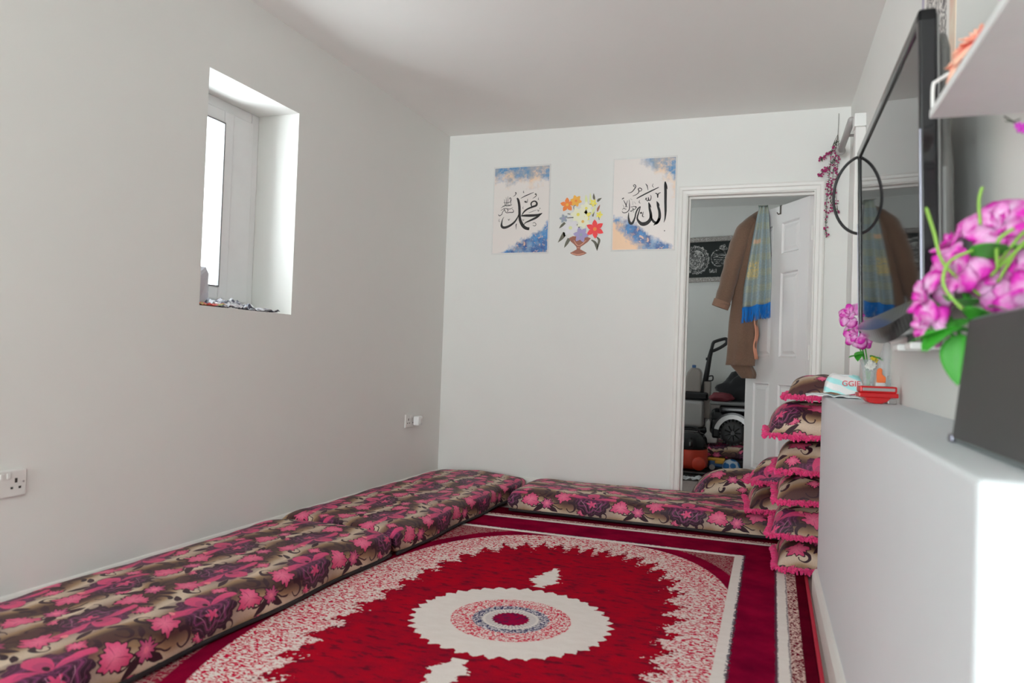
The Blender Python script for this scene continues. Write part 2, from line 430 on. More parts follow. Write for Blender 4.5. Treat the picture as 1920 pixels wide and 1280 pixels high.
material('rug_pile', rug_col, rough=1.0, spec=0.0, bump=(160, 0.4, 0.004))

def watercolour(kind):
    def f():
        oc = coord('Object'); x, y, z = xyz(oc)
        n1 = nz(oc, 9.0, 5.0, 0.65); n2 = nz(vec(x + 5.0, z - 2.0), 14.0, 5.0, 0.7); n3 = nz(oc, 40.0, 4.0, 0.7)
        if kind == 0:      # wash across the top, blue hill at lower right
            top = z - 0.155 - (x * -0.10) + (n1 - 0.5) * 0.34
            low = (x * 0.62 - 0.035) - (z + 0.165) + (n1 - 0.5) * 0.16
        else:              # wash at the top right corner, blue slope from the left
            top = (x - 0.06) * 0.9 + (z - 0.19) * 1.0 + (n1 - 0.5) * 0.30
            low = (-0.135 - x * 0.58) - z - 0.02 + (n1 - 0.5) * 0.16
        paper = c(190, 184, 180, 1.62)
        tc = mixc(sat(n2 * 5.0 - 2.0 + (z - 0.2) * 6.0), c(206, 160, 134, K), mixc(sat(n1 * 5.0 - 2.2), c(44, 104, 146, K), c(128, 128, 130, K)))
        col = mixc(sat(top * 14.0) * 0.92, paper, tc)
        lc = mixc(sat(n2 * 4.5 - 1.9), c(52, 104, 150, K), c(38, 40, 92, K)); lc = mixc(lt(n1, 0.45, 0.1) * 0.5, lc, c(128, 140, 150, K))
        lc = mixc(lt(-n3, -0.60, 0.04) * 0.8, lc, c(206, 150, 124, K))
        if kind == 1: lc = mixc(sat((-x - z * 0.9 - 0.24) * 16.0 + (n2 - 0.5) * 4.0) * lt(x, 0.09, 0.04), lc, c(208, 156, 128, K))
        col = mixc(sat(low * 30.0), col, lc)
        inn = lt(ab(x), 0.195, 0.001) * lt(ab(z), 0.290, 0.001)
        return mixc(inn, paper, col)
    return f
material('watercolour_top_wash', watercolour(0), rough=0.35)
material('watercolour_corner_wash', watercolour(1), rough=0.35)
def scribble():
    oc = coord('Object'); x, y, z = xyz(oc)
    s = lt(ab(nz(vec(y * 2.4, z), 26.0, 3.0, 0.6, 1.5) - 0.5), 0.05, 0.04)
    inside = band(y, -0.13, 0.15, 0.01)
    col = mixc(s * inside, c(186, 182, 178, K), c(60, 56, 58))
    col = mixc(lt(-y, -0.185, 0.01), col, c(140, 134, 150, K))
    return mixc(lt(y, -0.165, 0.01) * 0.85, col, mixc(sat(nz(oc, 12.0, 3.0) * 2 - 0.5), c(206, 176, 156, K), c(178, 142, 122, K)))
material('script_poster_print', scribble, rough=0.4)
def lace():
    oc = coord('Object'); x, y, z = xyz(oc)
    k = lt(ab(nz(oc, 46.0, 3.0, 0.6, 1.0) - 0.5), 0.055, 0.04)
    return mixc(k, c(150, 148, 146, 1.9), c(30, 32, 32))
material('silver_lace', lace, rough=0.4)
def glitter():
    oc = coord('Object'); k = lt(-nz(oc, 160.0, 2.0), -0.60, 0.05)
    return mixc(k, c(128, 122, 118, 1.6), c(225, 222, 220, 1.6))
material('glitter_frame', glitter, rough=0.3, metal=0.35)
material('panel_black', col=(0.008, 0.013, 0.012, 1), rough=0.5)
def scarf_col():
    uvn = X.nt.nodes.new('ShaderNodeUVMap').outputs[0]; u, v, _ = xyz(uvn)
    n = nz(uvn, 40.0, 3.0); n2 = nz(vec(u * 3.0, v * 9.0), 6.0, 2.0)
    col = mixc(lt(-sn(v * 40.0), -0.2, 0.3) * 0.6, c(122, 132, 132, 1.6), c(138, 140, 116, 1.6))
    col = mixc(lt(-sn(u * 26.0), -0.55, 0.3) * 0.5, col, c(92, 116, 132, 1.6))
    col = mixc(band(v, 0.55, 0.72, 0.03) * band(u, 0.05, 0.5, 0.05) * lt(-n, -0.47, 0.05), col, c(172, 156, 102, 1.6))
    col = mixc(band(v, 0.33, 0.37, 0.01) * band(u, 0.1, 0.5, 0.05) * 0.6, col, c(188, 142, 112, K))
    return mixc(sat(n2 - 0.4), col, c(150, 156, 150, K))
material('scarf_cloth', scarf_col, rough=0.75)
def rose_col():
    uvn = X.nt.nodes.new('ShaderNodeUVMap').outputs[0]; u, v, _ = xyz(uvn)
    n = nz(coord('Object'), 38.0, 2.0); n2 = nz(coord('Object'), 130.0, 2.0)
    f = sat(v * 1.5 - 0.42 + (n - 0.5) * 2.4)
    return mixc(f, c(236, 200, 232, 1.05), mixc(n2, c(222, 40, 186, 1.0), c(196, 22, 160, 1.0)))
material('rose_petal', rose_col, rough=0.6)
def peach_col():
    uvn = X.nt.nodes.new('ShaderNodeUVMap').outputs[0]; u, v, _ = xyz(uvn)
    return mixc(sat(v * 1.9 - 0.75), c(232, 60, 48, 1.2), c(226, 158, 136, 1.5))
material('peach_petal', peach_col, rough=0.7)
def flagged(A, Bc, sc):
    def f():
        n = nz(coord('Object'), sc, 2.0); return mixc(lt(n, 0.5, 0.12), A, Bc)
    return f
material('magazine_print', flagged(c(200, 200, 205, 1.3), c(70, 70, 84, 1.2), 34.0), rough=0.4)
material('magazine_colour', flagged(c(190, 70, 60, 1.3), c(150, 160, 90, 1.2), 30.0), rough=0.4)
def ball_col():
    oc = coord('Object'); k = voro(oc, 17.0); return mixc(lt(k, 0.42, 0.06), c(150, 160, 172, 1.6), mixc(nz(oc, 12.0), c(20, 60, 110, 1.6), c(40, 100, 150, 1.6)))
material('ball_cover', ball_col, rough=0.25)
def lam():
    oc = coord('Object'); x, y, z = xyz(oc); n = nz(vec(x * 9.0, y * 0.8), 5.0, 3.0)
    gap = lt(ab(wrap(x, 0.19)), 0.0015, 0.001)
    return mixc(gap * 0.6, mixc(n, c(112, 104, 102, K), c(140, 132, 128, K)), c(60, 55, 52))
material('laminate_floor', lam, rough=0.45)
material('bed_base_cloth', col=(0.02, 0.016, 0.018, 1), rough=0.8)
for nm, rgb in dict(st_orange=(218, 100, 42), st_orange2=(222, 136, 52), st_cream=(206, 192, 164), st_yellow=(200, 176, 76), st_white=(178, 176, 178), st_greyblue=(120, 128, 138), st_violet=(126, 118, 152), st_red=(196, 44, 46), st_green=(96, 100, 66), st_darkgreen=(74, 72, 60), st_bronze=(120, 72, 56), st_bronzelight=(168, 120, 100), st_palegreen=(176, 180, 130), st_gold=(186, 150, 78)).items():
    material(nm, col=c(*rgb, K), rough=0.5)

# ------------------------------------------------------------------ room shell
T = 0.27
SY0, SY1, SZ0, SZ1 = -4.2, -2.2, 0.9, 2.1      # unseen side opening, added to light the right wall
b = B(); b.box(XL - T, XL, YB - 0.2, SY0, -0.2, H + 0.2); b.box(XL - T, XL, SY1, WY0, -0.2, H + 0.2); b.box(XL - T, XL, SY0, SY1, -0.2, SZ0); b.box(XL - T, XL, SY0, SY1, SZ1, H + 0.2); b.box(XL - T, XL, WY1, D + 0.12, -0.2, H + 0.2)
b.box(XL - T, XL, WY0, WY1, -0.2, WZ0); b.box(XL - T, XL, WY0, WY1, WZ1, H + 0.2)
struct(b, 'wall_left', 'wall_paint')
b = B(); b.box(XL - T, DX0 - 0.025, D, D + 0.12, -0.2, H + 0.2); b.box(DX1 + 0.025, 1.1, D, D + 0.12, -0.2, H + 0.2); b.box(DX0 - 0.025, DX1 + 0.025, D, D + 0.12, DZ + 0.025, H + 0.2)
struct(b, 'wall_back', 'wall_paint')
b = B(); p = [rw(0.432, YB - 0.3), rw(0.432, D + 0.05), rw(0.6, D + 0.05), rw(0.6, YB - 0.3)]
b.poly([(q[0], q[1], -0.2) for q in p], (0, 0, H + 0.4)); struct(b, 'wall_right', 'wall_paint')
b = B(); p = [rw(0.22, 0.93), rw(0.22, 3.30), rw(0.437, 3.30), rw(0.437, 0.93)]
b.poly([(q[0], q[1], 0.0) for q in p], (0, 0, 0.806)); struct(b, 'wall_low', 'low_wall_paint', bevel=0.006)
OX0, OX1, OZ0, OZ1 = -2.24, -0.5, 0.06, 2.36
b = B(); b.box(XL - T, OX0, YB - 0.2, YB, -0.2, H + 0.2); b.box(OX1, 1.0, YB - 0.2, YB, -0.2, H + 0.2); b.box(OX0, OX1, YB - 0.2, YB, -0.2, OZ0); b.box(OX0, OX1, YB - 0.2, YB, OZ1, H + 0.2)
struct(b, 'wall_front', 'wall_paint')
struct(B().box(XL - 0.3, 1.1, YB - 0.2, D + 0.06, -0.2, 0.0), 'floor', 'laminate_floor')
struct(B().box(XL - 0.3, 1.1, YB - 0.2, D + 0.12, H, H + 0.2), 'ceiling', 'ceiling_paint')
# skirting boards with a stepped top
def skirting(name, p0, p1, inward, h=0.122):
    p0, p1, n = Vector(p0), Vector(p1), Vector(inward)
    prof = [(0, 0), (0.018, 0), (0.018, h - 0.022), (0.013, h - 0.012), (0.008, h - 0.003), (0, h)]
    b = B(); vs = [tuple(p + n * a + Vector((0, 0, z))) for p in (p0, p1) for a, z in prof]; k = len(prof)
    b.add(vs, [tuple(range(k)), tuple(range(2*k - 1, k - 1, -1))] + [(i, k+i, k+(i+1) % k, (i+1) % k) for i in range(k)])
    return struct(b, name, 'trim_white')
skirting('baseboard_left', (XL, YB, 0), (XL, D, 0), (1, 0, 0))
skirting('baseboard_back', (XL + 0.02, D, 0), (-0.667, D, 0), (0, -1, 0))
skirting('baseboard_low', rw(0.2198, 0.93), rw(0.2198, 3.30), (-1, -0.025, 0), 0.105)
# door lining and architrave
b = B()
prof = [(0.0, 0.0), (0.0, 0.014), (0.008, 0.018), (0.012, 0.014), (0.030, 0.016), (0.036, 0.022), (0.050, 0.024), (0.060, 0.020), (0.063, 0.0)]
vs = []
for d_, t_ in prof:
    vs += [(DX0 - d_, D - t_, 0), (DX0 - d_, D - t_, DZ + d_), (DX1 + d_, D - t_, DZ + d_), (DX1 + d_, D - t_, 0)]
b.add(vs, [(k*4+e, k*4+e+1, (k+1)*4+e+1, (k+1)*4+e) for k in range(len(prof)-1) for e in range(3)])
b.box(DX0 - 0.025, DX0, D, D + 0.12, 0, DZ + 0.025); b.box(DX1, DX1 + 0.025, D, D + 0.12, 0, DZ + 0.025); b.box(DX0, DX1, D, D + 0.12, DZ, DZ + 0.025)
b.box(DX0, DX0 + 0.012, D + 0.03, D + 0.055, 0, DZ); b.box(DX0 + 0.012, DX1, D + 0.03, D + 0.055, DZ - 0.012, DZ)
struct(b, 'trim_1', 'trim_white')

# left window: frame, opening sash, pane, sill board
wx = XL - T
win = bpy.data.objects.new('window_1', None); COL.objects.link(win); win.location = (wx, (WY0 + WY1) / 2, WZ0); win['kind'] = 'structure'
hw = (WY1 - WY0) / 2; hh = WZ1 - WZ0
def ring(b, x0, x1, y0, y1, z0, z1, w):
    b.box(x0, x1, y0, y0 + w, z0, z1); b.box(x0, x1, y1 - w, y1, z0, z1); b.box(x0, x1, y0 + w, y1 - w, z0, z0 + w); b.box(x0, x1, y0 + w, y1 - w, z1 - w, z1); return b
ring(B(), -0.03, 0.035, -hw, hw, 0, hh, 0.055).build('window_frame', 'upvc', win, bevel=0.006)
B().box(-0.02, 0.045, hw - 0.196, hw - 0.05, 0.05, hh - 0.05).build('side_panel', 'upvc', win, bevel=0.005)
sash = ring(B(), -0.01, 0.055, -hw + 0.05, hw - 0.197, 0.05, hh - 0.05, 0.062).build('sash', 'upvc', win, bevel=0.008)
ring(B(), 0.047, 0.0562, -hw + 0.109, hw - 0.256, 0.109, hh - 0.109, 0.006).build('gasket', 'gasket', sash)
B().box(0.015, 0.025, -hw + 0.112, hw - 0.259, 0.112, hh - 0.112).build('pane', 'window_glass', sash)

# unseen side window added for its light, and garden window behind the camera
w3 = bpy.data.objects.new('added_side_window', None); COL.objects.link(w3); w3.location = (wx, (SY0 + SY1) / 2, SZ0); w3['kind'] = 'structure'
ring(B(), -0.03, 0.035, -(SY1-SY0)/2, (SY1-SY0)/2, 0, SZ1-SZ0, 0.055).build('window_frame', 'upvc', w3)
w2 = bpy.data.objects.new('window_2', None); COL.objects.link(w2); w2.location = ((OX0 + OX1) / 2, YB - 0.1, OZ0); w2['kind'] = 'structure'
b = B(); ww = (OX1 - OX0) / 2; hz = OZ1 - OZ0
b.box(-ww, -ww + 0.06, -0.03, 0.03, 0, hz); b.box(ww - 0.06, ww, -0.03, 0.03, 0, hz); b.box(-ww, ww, -0.03, 0.03, 0, 0.06); b.box(-ww, ww, -0.03, 0.03, hz - 0.06, hz); b.box(-0.03, 0.03, -0.03, 0.03, 0, hz)
b.build('window_frame', 'upvc', w2)

# ------------------------------------------------------------------ the room beyond
b = B(); b.box(-2.7, -2.55, D + 0.12, 5.6, -0.2, 2.6); b.box(-2.7, -2.55, 6.1, D2 + 0.1, -0.2, 2.6); b.box(-2.7, -2.55, 5.6, 6.1, -0.2, 1.2); b.box(-2.7, -2.55, 5.6, 6.1, 1.8, 2.6)
struct(b, 'wall_left_next_room', 'wall_paint')
struct(B().box(-2.7, 1.2, D2, D2 + 0.15, -0.2, 2.6), 'wall_far', 'wall_paint')
struct(B().box(1.05, 1.2, D + 0.12, D2, -0.2, 2.6), 'wall_right_next_room', 'wall_paint')
struct(B().box(-2.7, 1.2, D + 0.06, D2 + 0.1, -0.2, 0.0), 'floor_next_room', 'laminate_floor')
struct(B().box(-2.7, 1.2, D + 0.12, D2 + 0.1, H2, H2 + 0.2), 'ceiling_next_room', 'ceiling_paint')

# six-panel door, hinged on the right jamb and swung into the next room
def panel_face(b, W, Hh, rects, y0, sgn):
    """one face of the door with moulded panels; sgn -1 faces -y"""
    xs = sorted({0, W} | {q for r in rects for q in (r[0], r[1])}); zs = sorted({0, Hh} | {q for r in rects for q in (r[2], r[3])})
    for i in range(len(xs) - 1):
        for j in range(len(zs) - 1):
            x0, x1, z0, z1 = xs[i], xs[i+1], zs[j], zs[j+1]
            if any(r[0] <= x0 and x1 <= r[1] and r[2] <= z0 and z1 <= r[3] for r in rects): continue
            f = (0, 1, 2, 3) if sgn < 0 else (3, 2, 1, 0)
            b.add([(x0, y0, z0), (x1, y0, z0), (x1, y0, z1), (x0, y0, z1)], [f])
    for (x0, x1, z0, z1) in rects:
        loops = [(0, 0), (0.006, -0.002), (0.014, 0.009), (0.026, 0.009), (0.044, 0.002)]
        vs = []
        for ins, dep in loops:
            y = y0 - sgn * dep
            vs += [(x0+ins, y, z0+ins), (x1-ins, y, z0+ins), (x1-ins, y, z1-ins), (x0+ins, y, z1-ins)]
        fs = []
        for k in range(len(loops) - 1):
            for e in range(4):
                q = (k*4+e, k*4+(e+1) % 4, (k+1)*4+(e+1) % 4, (k+1)*4+e); fs.append(q if sgn < 0 else q[::-1])
        q = tuple(len(vs) - 4 + e for e in range(4)); fs.append(q if sgn < 0 else q[::-1])
        b.add(vs, fs)
DW, DH = 0.726, 1.945
ANG = math.radians(59)
door = bpy.data.objects.new('door_1', None); COL.objects.link(door); door['kind'] = 'structure'
door.location = (DX1 - 0.004, D + 0.085, 0.008); door.rotation_euler = (0, 0, PI - ANG)
# local x runs from the hinge to the free edge; the face seen from this room is +y there
st = 0.105; mid = 0.10; pw_ = (DW - 2*st - mid) / 2
rects = []
for x0 in (st, st + pw_ + mid):
    rects += [(x0, x0 + pw_, 0.215, 0.80), (x0, x0 + pw_, 0.965, 1.515), (x0, x0 + pw_, 1.625, 1.835)]
b = B(); panel_face(b, DW, DH, rects, 0.0175, 1); panel_face(b, DW, DH, rects, -0.0175, -1)
for (x0, x1, z0, z1) in ((0, 0, 0, DH), (DW, DW, 0, DH)):
    b.add([(x0, -0.0175, 0), (x0, 0.0175, 0), (x0, 0.0175, DH), (x0, -0.0175, DH)], [(0, 1, 2, 3)])
for z in (0, DH): b.add([(0, -0.0175, z), (DW, -0.0175, z), (DW, 0.0175, z), (0, 0.0175, z)], [(0, 1, 2, 3)])
b.build('door_leaf', 'door_white', door)
for z in (0.25, 1.0, 1.72):
    B().lathe([(0.006, -0.045), (0.006, 0.045)], 0.0, 0.0, z, 10).build('hinge', 'trim_white', door)
DM = Matrix.Translation(door.location) @ Matrix.Rotation(PI - ANG, 4, 'Z')
def on_door(x, y, z): return DM @ Vector((x, y, z))
# over-door hook
hk = thing('door_hook', 'small dark hook clipped over the top of the white door', 'hook', on_door(0.33, 0, DH), PI - ANG)
b = B(); b.box(-0.008, 0.008, -0.021, 0.021, 0.0005, 0.003); b.box(-0.008, 0.008, 0.018, 0.021, -0.055, 0.003); b.box(-0.008, 0.008, -0.021, -0.018, -0.03, 0.003)
b.tube([(0, 0.020, -0.05), (0, 0.034, -0.056), (0, 0.044, -0.045)], 0.004, 8); b.build('hook_plate', 'stem_brown', hk)

# ------------------------------------------------------------------ carpet
rug = B()
rug.grid(lambda a, q: (-0.985 + 1.97*a, -1.80 + 3.60*q, 0.012), 2, 2)
ro = B().rbox(-0.985, 0.985, -1.80, 1.80, 0.0, 0.013, 0.006, 3).build('area_rug', 'rug_pile')
ro.location = (-0.872, 2.458, 0.001); ro.rotation_euler = (0, 0, 0.016)
tag(ro, 'large red carpet with a white scalloped medallion and oval speckled border on the floor', 'rug')
b = B().rbox(0.985, 0.999, -1.80, 1.80, 0.0, 0.011, 0.004, 3); b.build('binding', material('fringe_red', col=(0.5, 0.012, 0.04, 1), rough=0.9), ro)

# ------------------------------------------------------------------ floor mattresses
def mattress(name, label, L, W, Tk, loc, rz, group, uo, vo, seed, piping=True):
    """x along the length, y across (0 = wall side), base at z = 0"""
    t = thing(name, label, 'mattress', loc, rz, group)
    nL, nA = 90, 64
    r = Tk * 0.46
    def prof(a):                        # closed cross-section, a in 0..1, starting at the underside
        # rounded rectangle, superellipse
        w = 2*PI*a - PI/2
        cx, sx = math.cos(w), math.sin(w)
        y = math.copysign(abs(cx)**(2/7.5), cx); z = math.copysign(abs(sx)**(2/(4.2 if sx > 0 else 7.0)), sx)
        return y, z
    arc = [0.0]; pr = [prof(j/nA) for j in range(nA + 1)]
    for j in range(nA):
        arc.append(arc[-1] + math.hypot((pr[j+1][0]-pr[j][0])*W/2, (pr[j+1][1]-pr[j][1])*Tk/2))
    vs, uv = [], []
    for i in range(nL + 1):
        s = -1 + 2*i/nL
        s = math.copysign(abs(s)**0.8, s)
        e = max(0.0, 1 - abs(s)**26)**0.5 if abs(s) < 1 else 0.0
        for j in range(nA + 1):
            y, z = pr[j]
            hgt = (0.35 + 0.65*e)
            k = mnoise.noise(Vector((s*L*1.6 + seed, y*1.3, seed))) * 0.012 + mnoise.noise(Vector((s*L*5 + seed, y*3.0, seed*2))) * 0.005
            zz = z*Tk/2*hgt + Tk/2
            if z > 0: zz += k * z * e + 0.010*z*(1-y*y)*e
            yy = y*W/2*(0.97 + 0.03*e) + 0.006*math.sin(s*9 + seed)*(1 if y > 0 else 0)
            if e == 0.0: yy *= 0.999
            vs.append((s*L/2, yy, max(0.0, zz))); uv.append((uo + s*L/2, vo + arc[j]))
    fs = [(i*(nA+1)+j, (i+1)*(nA+1)+j, (i+1)*(nA+1)+j+1, i*(nA+1)+j+1) for i in range(nL) for j in range(nA)]
    fs += [tuple(j for j in range(nA+1))[::-1], tuple(nL*(nA+1)+j for j in range(nA+1))]
    b = B(); b.add(vs, fs, uv); b.build('cover', 'floral_brocade', t, smooth=True)
    if piping:
        for sg in (-1, 1):
            B().tube([(-L/2*0.985 + L*0.985*i/40, sg*W/2*0.985 + 0.006*math.sin((-1+2*i/40)*9 + seed)*(1 if sg > 0 else 0), Tk*0.10) for i in range(41)], 0.0085, 8).build('piping', 'piping', t, smooth=True)
    return t
G = 'floral mattresses on the floor'
# near left: lies along the left wall; local x along world y (rz = 90 deg -> local y = -x)
mattress('floor_mattress', 'floral plum and pink floor mattress along the left wall, nearest the camera', 1.86, 0.62, 0.12, (XL + 0.022 + 0.3125, 2.03, 0.0145), -PI/2, G, 0.35, 0.05, 3.1)
mattress('floor_mattress', 'floral floor mattress along the left wall that reaches into the far left corner', 1.76, 0.645, 0.125, (XL + 0.022 + 0.3225, 3.845, 0.0145), -PI/2, G, 0.12, 0.05, 8.4)
mattress('floor_mattress', 'floral floor mattress lying along the back wall below the posters and doorway', 1.66, 0.585, 0.125, (-0.685, 4.43, 0.0145), PI, G, 0.2, 0.07, 5.7)

# ------------------------------------------------------------------ cushions with pink fringe
def cushion(label, loc, rz, w=0.44, d=0.44, up=0.12, dn=0.035, group='fringed floral cushions', tilt=(0, 0), uo=0.0, vo=0.0, seed=1, ex=0.46):
    t = thing('fringed_cushion', label, 'cushion', loc, 0, group, rot=(tilt[0], tilt[1], rz))
    n = 36; b = B()
    def P(a, q, side):
        x, y = 2*a - 1, 2*q - 1
        k = (1 - abs(x)**3.2) * (1 - abs(y)**3.2)
        k = max(0.0, k)**ex
        pin = 1 - 0.05*(1 - abs(x*y)) * (max(abs(x), abs(y))**6)
        z = (up if side > 0 else -dn) * k
        z += 0.012*mnoise.noise(Vector((x*2 + seed, y*2, seed*1.7)))*k*(1 if side > 0 else 0.2)
        return (x*w/2*pin, y*d/2*pin, z + dn)
    G_ = [[Vector(P(i/n, j/n, 1)) for j in range(n + 1)] for i in range(n + 1)]
    def along(L):                       # length along the cloth, measured from the middle
        t = [0.0]
        for p0, p1 in zip(L, L[1:]): t.append(t[-1] + (p1 - p0).length)
        return [q - t[n//2] for q in t]
    VV = [along(G_[i]) for i in range(n + 1)]; UU = [along([G_[i][j] for i in range(n + 1)]) for j in range(n + 1)]
    b.grid(lambda a, q: P(a, q, 1), n, n, lambda a, q: (uo + UU[round(q*n)][round(a*n)], vo + VV[round(a*n)][round(q*n)]))
    b.grid(lambda a, q: P(1-a, q, -1), n, n, lambda a, q: (uo + 0.2 + a*w, vo + 0.3 + q*d))
    b.build('cushion_cover', 'floral_cushion_cloth', t, smooth=True)
    rnd = random.Random(seed); f = B()
    per = 74
    for e in range(4):
        for i in range(per):
            s = -1 + 2*(i + rnd.random()*0.8)/per
            x, y = ((s, -1), (1, s), (-s, 1), (-1, -s))[e]
            pin = 1 - 0.05*(1 - abs(x*y))
            base = Vector((x*w/2*pin, y*d/2*pin, dn))
            out = Vector(((0, -1), (1, 0), (0, 1), (-1, 0))[e] + (0,))
            for q in range(2):
                L = rnd.uniform(0.018, 0.031)
                dr = (out + Vector((rnd.uniform(-.5, .5), rnd.uniform(-.5, .5), rnd.uniform(-0.75, 0.45)))).normalized()
                p1 = base + dr*L*0.55; p2 = base + dr*L + Vector((0, 0, -0.006))
                f.tube([base - out*0.006, p1, p2], [0.0035, 0.0062, 0.0042], 5)
    f.build('fringe', 'fringe_pink', t)
    return t
# stack at the end of the low wall
stack = [(0.150, 3.735, 0.0150, 0.03, 0.345, 0.40, 0.110, 0.020, 'bottom cushion of the pile beside the low wall, resting on the carpet'),
         (0.135, 3.740, 0.146, -0.03, 0.360, 0.40, 0.122, 0.030, 'second cushion from the bottom of the pile beside the low wall'),
         (0.145, 3.735, 0.300, 0.02, 0.350, 0.40, 0.100, 0.030, 'third cushion from the bottom of the pile beside the low wall'),
         (0.140, 3.735, 0.432, -0.02, 0.350, 0.40, 0.124, 0.030, 'fourth cushion from the bottom of the pile beside the low wall'),
         (0.125, 3.725, 0.588, 0.03, 0.40, 0.42, 0.145, 0.030, 'large plump cushion second from the top of the pile beside the low wall'),
         (0.165, 3.75, 0.768, -0.05, 0.305, 0.36, 0.095, 0.022, 'topmost cushion of the pile beside the low wall')]
for i, (x, y, z, rz, w, d, up, dn, lab) in enumerate(stack):
    cushion(lab, (x, y, z), rz, w, d, up, dn, seed=11 + i, uo=0.17*i, vo=0.23*i + 0.05)
cushion('fringed cushion on the right end of the back mattress, half hidden behind the cushion pile', (0.03, 4.33, 0.142), 0.08, 0.42, 0.42, 0.112, 0.03, seed=31, uo=0.4, vo=0.1)
cushion('upper fringed cushion of the two stacked on the back mattress behind the pile', (0.045, 4.31, 0.286), -0.06, 0.40, 0.40, 0.11, 0.03, seed=32, uo=0.1, vo=0.33)
cushion('fringed floral cushion lying on the floor in the open doorway', (-0.275, 5.02, 0.002), 0.12, 0.60, 0.42, 0.225, 0.025, ex=0.8, seed=33, uo=0.3, vo=0.2)

# ------------------------------------------------------------------ posters and sticker on the back wall
def ribbon(b, pts, sc, ox, oz, y, th=0.0006, n=7):
    P = catmull(pts, n) if len(pts) > 2 else [tuple(p) for p in pts]
    Lf, Rt = [], []
    for i, (px, py, w) in enumerate(P):
        a = P[max(i-1, 0)]; q = P[min(i+1, len(P)-1)]
        dx, dy = q[0]-a[0], q[1]-a[1]; l = math.hypot(dx, dy) or 1
        nx, ny = -dy/l*w/2, dx/l*w/2
        Lf.append(((px+nx-ox)*sc, y, -(py+ny-oz)*sc)); Rt.append(((px-nx-ox)*sc, y, -(py-ny-oz)*sc))
    k = len(P); vs = Lf + Rt + [(p[0], y - th, p[2]) for p in Lf] + [(p[0], y - th, p[2]) for p in Rt]
    fs = []
    for i in range(k - 1):
        fs += [(i, i+1, k+i+1, k+i), (2*k+i, 3*k+i, 3*k+i+1, 2*k+i+1), (i, 2*k+i, 2*k+i+1, i+1), (k+i, k+i+1, 3*k+i+1, 3*k+i)]
    b.add(vs, fs)
def dot(b, px, py, w, sc, ox, oz, y):
    k = 4; r = w/2
    b.poly([((px + r*math.cos(PI/2*i) - ox)*sc, y, -(py + r*math.sin(PI/2*i) - oz)*sc) for i in range(4)], (0, -0.0006, 0))
def poster(label, loc, printm, sc, ox, oz, main, small, dots, ry=0.0):
    t = thing('calligraphy_poster', label, 'poster', loc, 0, 'calligraphy posters on the back wall', rot=(0, ry, 0))
    B().box(-0.205, 0.205, -0.0008, 0.0, -0.301, 0.301).build('film_backing', 'poster_film', t)
    B().box(-0.197, 0.197, -0.0028, -0.0016, -0.292, 0.292).build('paper', printm, t)
    b = B()
    for st_ in main: ribbon(b, st_, sc, ox, oz, -0.0030)
    for d_ in dots: dot(b, *d_, sc, ox, oz, -0.0030)
    b.build('calligraphy', 'ink', t)
    b = B()
    for st_ in small: ribbon(b, st_, sc, ox, oz, -0.0031)
    b.build('small_script', 'ink', t)
    return t
RM = [[(690, 400, 14), (692, 440, 28), (697, 520, 32), (700, 650, 30), (704, 760, 26), (700, 840, 15), (688, 888, 4)], [(694, 405, 8), (708, 455, 14), (718, 495, 3)],
      [(598, 636, 10), (612, 690, 26), (632, 760, 30), (634, 830, 34), (610, 885, 32), (585, 905, 20), (566, 920, 5)], [(524, 780, 10), (540, 835, 22), (572, 880, 28), (608, 886, 30), (636, 835, 26)], [(594, 632, 6), (616, 662, 16), (630, 690, 4)],
      [(500, 645, 10), (514, 720, 26), (530, 790, 32), (526, 845, 38), (485, 890, 44), (430, 900, 44), (390, 870, 30), (368, 825, 20), (385, 755, 14), (402, 690, 9)], [(500, 640, 6), (516, 675, 16), (532, 705, 4)],
      [(262, 755, 6), (262, 820, 20), (280, 880, 30), (310, 885, 30), (338, 825, 18), (350, 765, 16), (372, 715, 16), (402, 685, 7)],
      [(353, 590, 10), (420, 555, 15), (520, 508, 15), (616, 465, 9)],
      [(460, 612, 8), (468, 585, 8), (478, 618, 9), (495, 618, 10), (494, 580, 8), (505, 618, 9), (522, 610, 10), (528, 575, 8), (518, 555, 5)],
      [(575, 535, 8), (598, 545, 12), (606, 588, 10), (612, 545, 12), (640, 528, 6)],
      [(245, 517, 5), (290, 508, 9), (325, 470, 11), (340, 440, 10), (325, 420, 9), (310, 432, 8), (328, 450, 7)],
      [(305, 556, 5), (350, 540, 8), (378, 512, 10), (372, 480, 9), (385, 462, 9), (412, 478, 9), (402, 500, 8), (378, 495, 7), (365, 470, 6)],
      [(455, 415, 4), (475, 440, 11), (488, 496, 4)], [(548, 418, 4), (540, 445, 6), (556, 466, 4)],
      [(392, 612, 4), (384, 635, 7), (402, 650, 4)], [(440, 752, 4), (432, 785, 10), (432, 808, 10), (452, 815, 5)]]
RS = [[(175, 590, 10), (198, 574, 12)], [(193, 600, 5), (215, 640, 9), (240, 690, 7)], [(243, 608, 4), (232, 650, 8), (220, 690, 6)], [(262, 598, 4), (268, 660, 9), (266, 720, 10), (235, 752, 9), (195, 755, 8), (180, 735, 4)],
      [(185, 720, 4), (200, 700, 7), (222, 715, 7)], [(285, 690, 5), (320, 684, 7), (352, 690, 8), (340, 715, 7), (300, 735, 7), (272, 740, 6)], [(300, 700, 4), (320, 715, 7), (300, 725, 4)], [(310, 620, 2), (308, 665, 3)], [(325, 625, 2), (345, 655, 3)], [(275, 585, 2), (300, 605, 3)], [(188, 660, 3), (205, 690, 4)], [(340, 690, 6), (356, 700, 5)]]
RD = [(412, 765, 30), (294, 742, 12), (318, 748, 12), (698, 988, 16), (230, 712, 10)]
